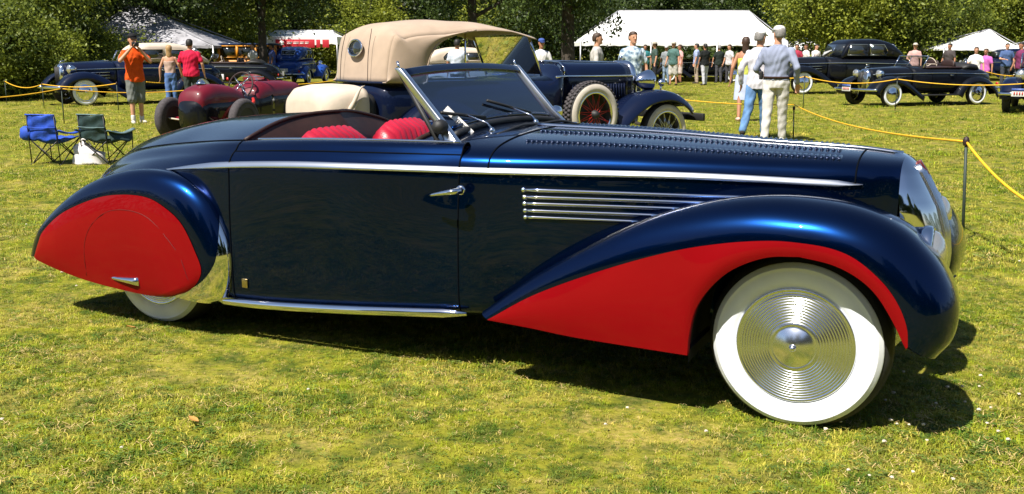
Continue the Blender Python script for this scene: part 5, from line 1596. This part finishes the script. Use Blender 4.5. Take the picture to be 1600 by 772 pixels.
# by the big marquee
p = (gp(930, 21), 21)
person("man in grey shirt standing behind the blue touring car's bonnet, facing right", p, -10, 1.78, shirt=('lightgrey', (.42, .40, .37)), sleeve='long', trous=('khaki', (.30, .25, .17)), hair='brown', legs=(.1, -.1))
p = (gp(985, 19.5), 19.5)
person("man in pale blue patterned short sleeved shirt behind the blue touring car's radiator", p, CAM(p) + 25, 1.78, shirt=('aloha', (.20, .32, .48), dict(var=.4, vs=14, col2=(.62, .72, .78))), trous=('navytr', (.03, .04, .07)), hair='brown', build=1.1, legs=(.05, -.05))
crowd = "onlookers standing at the front of the big marquee"
CW = [
 (1022, 131, 1.80, "man in dark green shirt and hat, left end of the crowd by the marquee", ('darkgreen', (.05, .08, .07)), ('darktr', (.02, .022, .03)), 'long', 'brown', ('khaki', 'brim', (.33, .30, .24)), 190),
 (1040, 132, 1.66, "small person in pale cap and blue jeans between the green shirted men", ('greypatch', (.22, .24, .26)), ('paleblue', (.22, .30, .42)), 'long', 'grey', ('white', 'peak', (.7, .7, .68)), 250),
 (1051, 132, 1.80, "man in green shirt with light shorts and sun hat in the crowd", ('seagreen', (.07, .14, .13)), ('paleshort', (.48, .46, .43)), 'short', 'brown', ('straw', 'brim', (.50, .46, .38)), 230),
 (1061, 131, 1.70, "woman in pink top and pale skirt in the crowd by the marquee", ('pink', (.60, .32, .30)), ('pinkpale', (.55, .45, .42)), 'short', 'brown', None, 200),
 (1087, 131, 1.74, "man in light blue shirt and tan trousers in the middle of the crowd", ('skyblue', (.30, .36, .56)), ('tantr', (.38, .30, .24)), 'long', 'dark', None, 170),
 (1100, 132, 1.72, "man in black t-shirt and pale trousers in the crowd", ('blackt', (.012, .014, .014)), ('pale2', (.46, .47, .52)), 'long', 'dark', None, 120),
 (1122, 131, 1.68, "person in dark green jacket at the right end of the crowd", ('darkjacket', (.02, .028, .024)), ('dkgrey', (.06, .06, .07)), 'long', 'grey', None, 95),
 (1007, 129, 1.70, "person in teal shirt standing deep in the marquee's shade at left", ('teal', (.03, .16, .17)), ('dk2', (.02, .02, .02)), 'long', 'dark', None, 260),
 (1138, 130, 1.70, "person in pale shirt at the crowd end, beside the woman in yellow", ('pale3', (.50, .48, .50)), ('dk3', (.05, .05, .06)), 'long', 'brown', None, 210),
]
for k, (px, py, H, lb, st, tr, tl, hr, cp, fc) in enumerate(CW):
    p = gpos(px, py); p = (p[0] * (1 + .03 * math.sin(k * 2.3)), p[1] * (1 + .03 * math.sin(k * 2.3)))
    person(lb, p, fc, H, shirt=st, trous=tr, tlen=tl, hair=hr, cap=cp, legs=(.05 * (k % 3 - 1), -.05 * (k % 3)), group=crowd, vox=.024, build=1.0 + .05 * (k % 3), skin=k % 2, arms=None if k % 3 else (((.10, -.27, 1.14), (.30, -.14, 1.12)), ((.02, .27, 1.13), (.08, .29, .88))))
# walkers on the right
p = gpos(1160, 190)
person("woman with long brown hair, yellow top and pale blue skirt walking away", p, 78, 1.70, shirt=('lime', (.50, .52, .10)), top='strap', skirt=('iceblue', (.42, .47, .62), .46), hair='brown', long_hair=True, build=.9, legs=(.12, -.22), knees=(.02, .15), shoes=(.62, .42, .34), vox=.012, skin=1, arms=(((-.06, -.24, 1.14), (-.02, -.25, .90)), ((-.08, .25, 1.12), (-.06, .28, .87))))
p = gpos(1180, 217)
mj, wj = person("man in white shirt, blue jeans and white cap walking beside the grey haired man", p, 60, 1.76, shirt=('whiteshirt', (.52, .51, .55)), sleeve='long', trous=('jeans2', (.10, .20, .38), dict(var=.35, vs=5)), hair='grey', cap=('white', 'peak', (.6, .6, .6)), legs=(.22, -.34), knees=(.05, .30), shoes=(.05, .025, .02), vox=.012, turn=-.35, arms=(((-.12, -.24, 1.14), (.02, -.26, .92)), ((-.10, .26, 1.14), (.0, .28, .90))), lean=.05)
p = gpos(1208, 222)
mg, wg = person("man in grey blue shirt and white trousers walking away, cap in the sun", p, 66, 1.80, shirt=('greyblue', (.24, .27, .37)), sleeve='long', trous=('whitetr', (.55, .53, .50)), hair='grey', cap=('pale', 'peak', (.55, .54, .53)), legs=(.18, -.16), knees=(.02, .10), shoes=(.60, .58, .55), vox=.012, untucked=False, belt=True, build=1.12, turn=.7, arms=(((-.10, -.31, 1.14), (.04, -.31, .90)), ((-.04, .30, 1.12), (.18, .26, 1.04))))
e = empty('belt_pouch', (0, 0, 0)); a = mg.rotation_euler.z
q = rotz(a) @ np.array([-.02, .235, 1.04]); e.location = (mg.location.x + q[0], mg.location.y + q[1], q[2]); e.rotation_euler = (0, 0, a)
tag(e, "black pouch on the belt of the man in white trousers", "pouch")
bevel(MB().box((0, 0, 0), (.10, .05, .12)).build('pouch_body', M['black'], e), .012)
bevel(MB().box((0, .006, .045), (.104, .052, .05)).build('flap', M['rubber'], e), .008)
# people among the cars at the right and far off
far_g = "people among the far cars and canopies"
FW = [
 (1237, 46, "person in dark red shirt seen past the white capped men's shoulders", ('darkred', (.30, .03, .06)), 'dark', None, 240),
 (1251, 47, "person in pale shirt left of the black sedan's bonnet", ('cream', (.62, .58, .55)), 'brown', None, 200),
 (1266, 46, "second pale shirted person behind the black sedan's bonnet", ('cream2', (.66, .60, .58)), 'dark', None, 300),
 (1288, 45, "person in light cap behind the middle of the black sedan's bonnet", ('bluegrey', (.40, .42, .48)), 'brown', ('pale', 'brim', (.6, .55, .5)), 250),
 (1418, 40, "person in straw hat just behind the black open car's windscreen", ('rose', (.5, .3, .28)), 'brown', ('straw', 'brim', (.50, .42, .32)), 230),
 (1471, 41, "man in dark shirt standing behind the tail of the black open car", ('dkbrown', (.06, .05, .05)), 'dark', None, 215),
 (1512, 33, "person in white t-shirt behind the black open car tail", ('white2', (.74, .72, .70)), 'brown', None, 250),
 (1527, 34, "child in magenta top beside the person in the white t-shirt", ('magenta', (.52, .13, .42)), 'brown', None, 230),
 (1559, 40, "person in blue shirt under the pointed canopy", ('blue3', (.06, .10, .22)), 'dark', None, 260),
 (1581, 35, "man in plum coloured shirt right of the pointed canopy", ('plum', (.16, .03, .09)), 'dark', None, 190),
 (1597, 36, "person in pale shirt cut by the right edge of the photo", ('pale5', (.55, .55, .58)), 'brown', None, 200),
 (716, 27, "person in pale blue shirt seen through the open side of the tan roof", ('paleblue2', (.52, .57, .68)), 'dark', None, 80),
 (403, 41, "person in white shirt behind the black open car, left of the bare trunk", ('white4', (.7, .7, .7)), 'dark', None, 230),
 (432, 43, "person in blue top right of the bare trunk, near the blue coupe", ('blue4', (.10, .14, .40)), 'dark', None, 200),
 (428, 47, "person in yellow shirt half hidden beside the blue coupe", ('yellow4', (.65, .35, .02)), 'brown', None, 250),
 (845, 26, "person in white shirt and blue cap behind the touring car's windscreen", ('white5', (.7, .68, .68)), 'brown', ('blue', 'peak', (.05, .09, .30)), 280),
]
for k, (px, D, lb, st, hr, cp, fc) in enumerate(FW):
    H = 1.72 if 'child' not in lb else 1.45
    if px == 1527: H = 1.5
    if px == 1512: H = 1.55
    person(lb, (gp(px, D), D), fc, H, shirt=st, trous=('dk4', (.05, .055, .07)), hair=hr, cap=cp, group=far_g, vox=.024, skin=k % 2, build=1.0 + .06 * (k % 3), arms=None if k % 2 else (((.10, -.27, 1.14), (.30, -.14, 1.12)), ((.02, .27, 1.13), (.08, .29, .88))))
# ================================================================ folding chairs, bag, ropes
M['chairblue'] = mat("blue_chair_fabric", (0.010, 0.060, 0.42), 0.75, 0, 0, .2, 10, .3, 30)
M['chairgreen'] = mat("dark_green_chair_fabric", (0.012, 0.035, 0.035), 0.75, 0, 0, .2, 10, .3, 30)
M['chairtrim'] = mat("grey_green_trim_fabric", (0.10, 0.16, 0.17), 0.8, 0, 0, .2, 10)
M['steel'] = mat("black_steel_tube", (0.012, 0.012, 0.014), 0.45, .3)
M['plastic'] = mat("white_plastic_bag", (0.70, 0.66, 0.66), 0.5, 0, 0, .08, 8, .3, 18)
M['rope'] = mat("yellow_rope", (0.72, 0.40, 0.012), 0.7, 0, 0, .15, 60)
M['stake'] = mat("dark_green_stake", (0.03, 0.045, 0.035), 0.6, .2, 0, .2, 10)

def chair(label, x, y, ang, m, trim, twist):
    e = empty('folding_chair', (x, y, 0), R(ang)); tag(e, label, 'camp chair', "folding chairs on the grass")
    W, Dp, hs, hb = .29, .27, .44, .86
    fr = MB()
    def bar(p0, p1, r=.0095):
        fr.tube([p0, p1], r, 7)
    # local x is forward; crossed legs on all four sides, back posts up
    fl, frr, bl, br = (Dp, W), (Dp, -W), (-Dp, W), (-Dp, -W)
    for a, b in ((fl, frr), (bl, br), (fl, bl), (frr, br)):
        bar((a[0], a[1], .0), (b[0], b[1], hs)); bar((b[0], b[1], .0), (a[0], a[1], hs))
    for s in (-1, 1):
        bar((-Dp, s * W, .0), (-Dp - .06, s * (W - .02), hb))
        bar((Dp, s * (W + .03), .0), (Dp, s * (W + .05), .60))
    fr.build('frame', M['steel'], e)
    for s in (-1, 1):
        for a in (-Dp, Dp):
            MB().lathe([(.001, 0), (.02, .0), (.018, .02), (.001, .024)], (a, s * W, 0), 'z', 10).build('foot', M['black'], e)
    G = []
    for u in np.linspace(-1, 1, 15):
        G.append([(Dp * v, W * u, hs + .02 - .10 * (1 - u * u) * (1 - v * v) ** .5 + .01 * math.sin(u * 9 + v * 5)) for v in np.linspace(-1, 1, 13)])
    st = MB().grid(np.array(G)).build('seat', M[m], e); solid(st, .012)
    G = []
    for u in np.linspace(-1, 1, 17):
        G.append([(-Dp - .06 * (z - hs) / (hb - hs) - .045 * (1 - u * u) + .012 * math.sin(z * 30 + u * 3), (W - .005) * u, z + .015 * math.sin(u * 7)) for z in np.linspace(hs - .02, hb, 14)])
    bk = MB().grid(np.array(G)).build('backrest', M[m], e); solid(bk, .014)
    MB().tube(crs([(-Dp - .065, -W, hb - .21), (-Dp - .10, 0, hb - .215), (-Dp - .065, W, hb - .21)], 14), .008, 6).build('trim', M[trim], bk)
    MB().tube(crs([(-Dp - .065, -W, hb), (-Dp - .10, 0, hb + .004), (-Dp - .065, W, hb)], 14), .011, 6).build('trim', M[trim], bk)
    for s in (-1, 1):
        ar = MB().grid(np.array([[(x_, s * (W + .05 + w * .055), .60 - .05 * math.sin((x_ + Dp) / (2 * Dp) * math.pi) - .02 * w * w) for w in np.linspace(-1, 1, 7)] for x_ in np.linspace(-Dp - .04, Dp + .03, 12)])).build('armrest', M[trim if s == twist else m], e); solid(ar, .012)
    # slack cloth hanging from the arm side
    G = [[(-Dp + 2 * Dp * v, twist * (W + .03 + .14 * t * math.sin(v * 2.6 + .3)), .57 - .16 * t + .02 * math.sin(v * 8)) for v in np.linspace(0, 1, 12)] for t in np.linspace(0, 1, 6)]
    cl_ = MB().grid(np.array(G)).build('side_cloth', M[m], e); solid(cl_, .01)
    e.scale = (.74, .74, .74)
    return e
chair("blue fabric folding camp chair, left of the pair on the grass", -5.86, 12.75, 76, 'chairblue', 'chairblue', 1)
chair("dark green folding camp chair, right of the pair on the grass", -5.22, 12.78, 70, 'chairgreen', 'chairtrim', -1)
bd = empty('cloth_bundle', (-6.15, 12.66, 0)); tag(bd, "bulging blue cloth bundle hanging beside the blue camp chair", "bundle")
MB().rings([[(rr * math.cos(a) * .9 + .01 * math.sin(a * 3 + z * 40), rr * math.sin(a) * .8, z) for a in np.linspace(0, 2 * np.pi, 20, endpoint=False)] for z, rr in ((.30, .02), (.31, .07), (.35, .115), (.41, .12), (.46, .095), (.485, .05), (.49, .01))]).build('sack', M['chairblue'], bd)
MB().tube(crs([(0, 0, .48), (.10, .04, .50), (.19, .09, .47)], 10), .012, 6).build('strap', M['chairblue'], bd)
G = []
rb_ = np.random.default_rng(3)
for t in np.linspace(0, 1, 12):
    z = .30 * t
    w = .24 * (1 - .15 * t) * (1 if t < .75 else (1 - (t - .75) * 2.6))
    G.append([(w * math.cos(a) * 1.15 + .015 * math.sin(a * 5 + t * 7), w * .75 * math.sin(a) + .012 * math.cos(a * 7 + t * 5), z * (1 - .25 * math.cos(a)) + .012 * math.sin(a * 4 + t * 9)) for a in np.linspace(0, 2 * np.pi, 30, endpoint=False)])
bag = empty('plastic_bag', (-5.42, 12.72, 0)); tag(bag, "crumpled white plastic bag on the grass under the two camp chairs", "bag")
MB().rings(np.array(G) * .78).build('sack', M['plastic'], bag)
for s in (-1, 1):
    MB().tube(crs([(.05, s * .05, .24), (.02, s * .09, .31), (-.05, s * .08, .32), (-.08, s * .05, .25)], 12), .010, 6).build('handle', M['plastic'], bag)

def stake(label, x, y, h, tilt=(0, 0), r=.011):
    e = empty('stake', (x, y, 0)); tag(e, label, 'stake', "rope stakes in the grass")
    MB().tube([(0, 0, -.1), (tilt[0], tilt[1], h)], r, 8).build('rod', M['stake'], e)
    MB().lathe([(r * 1.5, -.04), (r * 2.0, -.02), (r * 2.0, .0), (r * 1.4, .02), (.001, .03)], (tilt[0], tilt[1], h), 'z', 10).build('rope_clip', M['brown'], e)
    return np.array([x + tilt[0], y + tilt[1], h - .01])
def rope(label, a, b, sag, r=.0085):
    a = np.array(a); b = np.array(b)
    pts = [a * (1 - t) + b * t - np.array([0, 0, sag * 4 * t * (1 - t)]) for t in np.linspace(0, 1, 26)]
    ctr_ = pts[13]
    o = MB().tube(np.array(pts) - a, r, 7).build('rope', M['rope'])
    o.location = tuple(a)
    tag(o, label, 'rope', "yellow ropes round the car display"); return o
s1 = stake("dark green stake right of the roadster's nose, nearest the camera", 3.40, 7.34, .775, (-.045, .0), .012)
s2 = stake("green stake at the feet of the man in white trousers", 4.70, 16.6, .50, (-.02, 0))
s2 = np.array([4.68, 16.6, .55])
s3 = stake("stake hidden behind the touring car's front fender", 2.6, 16.9, .66)
rope("yellow rope from the near stake out past the right edge of the photo", s1, stake("stake beyond the right edge of the photo", 3.30, 4.6, .72, (0, 0)), .30, .010)
rope("yellow rope sagging between the near stake and the man in white trousers", s1, s2, .10, .009)
rope("yellow rope passing behind the walkers' legs to the touring car's fender", s2, s3, .04, .009)
# right far line in front of the black cars
r1 = stake("stake in front of the black sedan's front wheel", gp(1251, 24.6), 24.6, .82)
r2 = stake("stake in front of the black open car's front wheel", gp(1394, 24.2), 24.2, .77)
r3 = stake("stake in front of the slate car at the right edge", gp(1612, 22.6), 22.6, .74)
rope("yellow rope across the front of the black sedan", r1, r2, .13, .012)
rope("yellow rope along the side of the black open car", r2, r3, .10, .012)
rope("short yellow rope behind the walkers to the sedan's stake", (gp(1215, 25), 25, .78), r1, .03, .012)
r4 = stake("stake behind the black open car's tail", gp(1600, 31), 31, .72)
rope("yellow rope beyond the black open car's tail", (gp(1530, 31), 31, .80), r4, .08, .012)
# left lines
l1 = stake("thin stake rising between the two camp chairs", gp(104, 19.9), 19.9, .70)
l0 = stake("stake beyond the left edge of the photo", gp(-60, 18.5), 18.5, .56)
l2 = stake("stake between the racing car and the man in the red shirt", gp(352, 21.5), 21.5, .70)
rope("yellow rope from the left edge to the stake between the camp chairs", l0, l1, .05, .010)
rope("yellow rope behind the man in orange to the red racing car", l1, l2, .11, .010)
b1 = stake("stake at the far left in front of the shrubs", gp(18, 27), 27, .64)
b2 = stake("stake by the bumper of the dark blue convertible", gp(75, 25.2), 25.2, .62)
b3 = stake("stake beside the dark blue convertible's door", gp(190, 24.4), 24.4, .66)
rope("short sagging yellow rope at the far left in front of the shrubs", b1, b2, .13, .011)
rope("thin yellow rope across the dark blue convertible's front wheel", b2, b3, .08, .011)
rope("yellow rope behind the woman in jeans", (gp(236, 25), 25, .67), (gp(268, 25.5), 25.5, .63), .01, .011)
c1 = stake("stake beside the tail of the red racing car", gp(398, 25), 25, .60)
c2 = stake("stake behind the tan canvas top", gp(530, 26.5), 26.5, .68)
rope("yellow rope in front of the blue coupe", c1, c2, .05, .011)
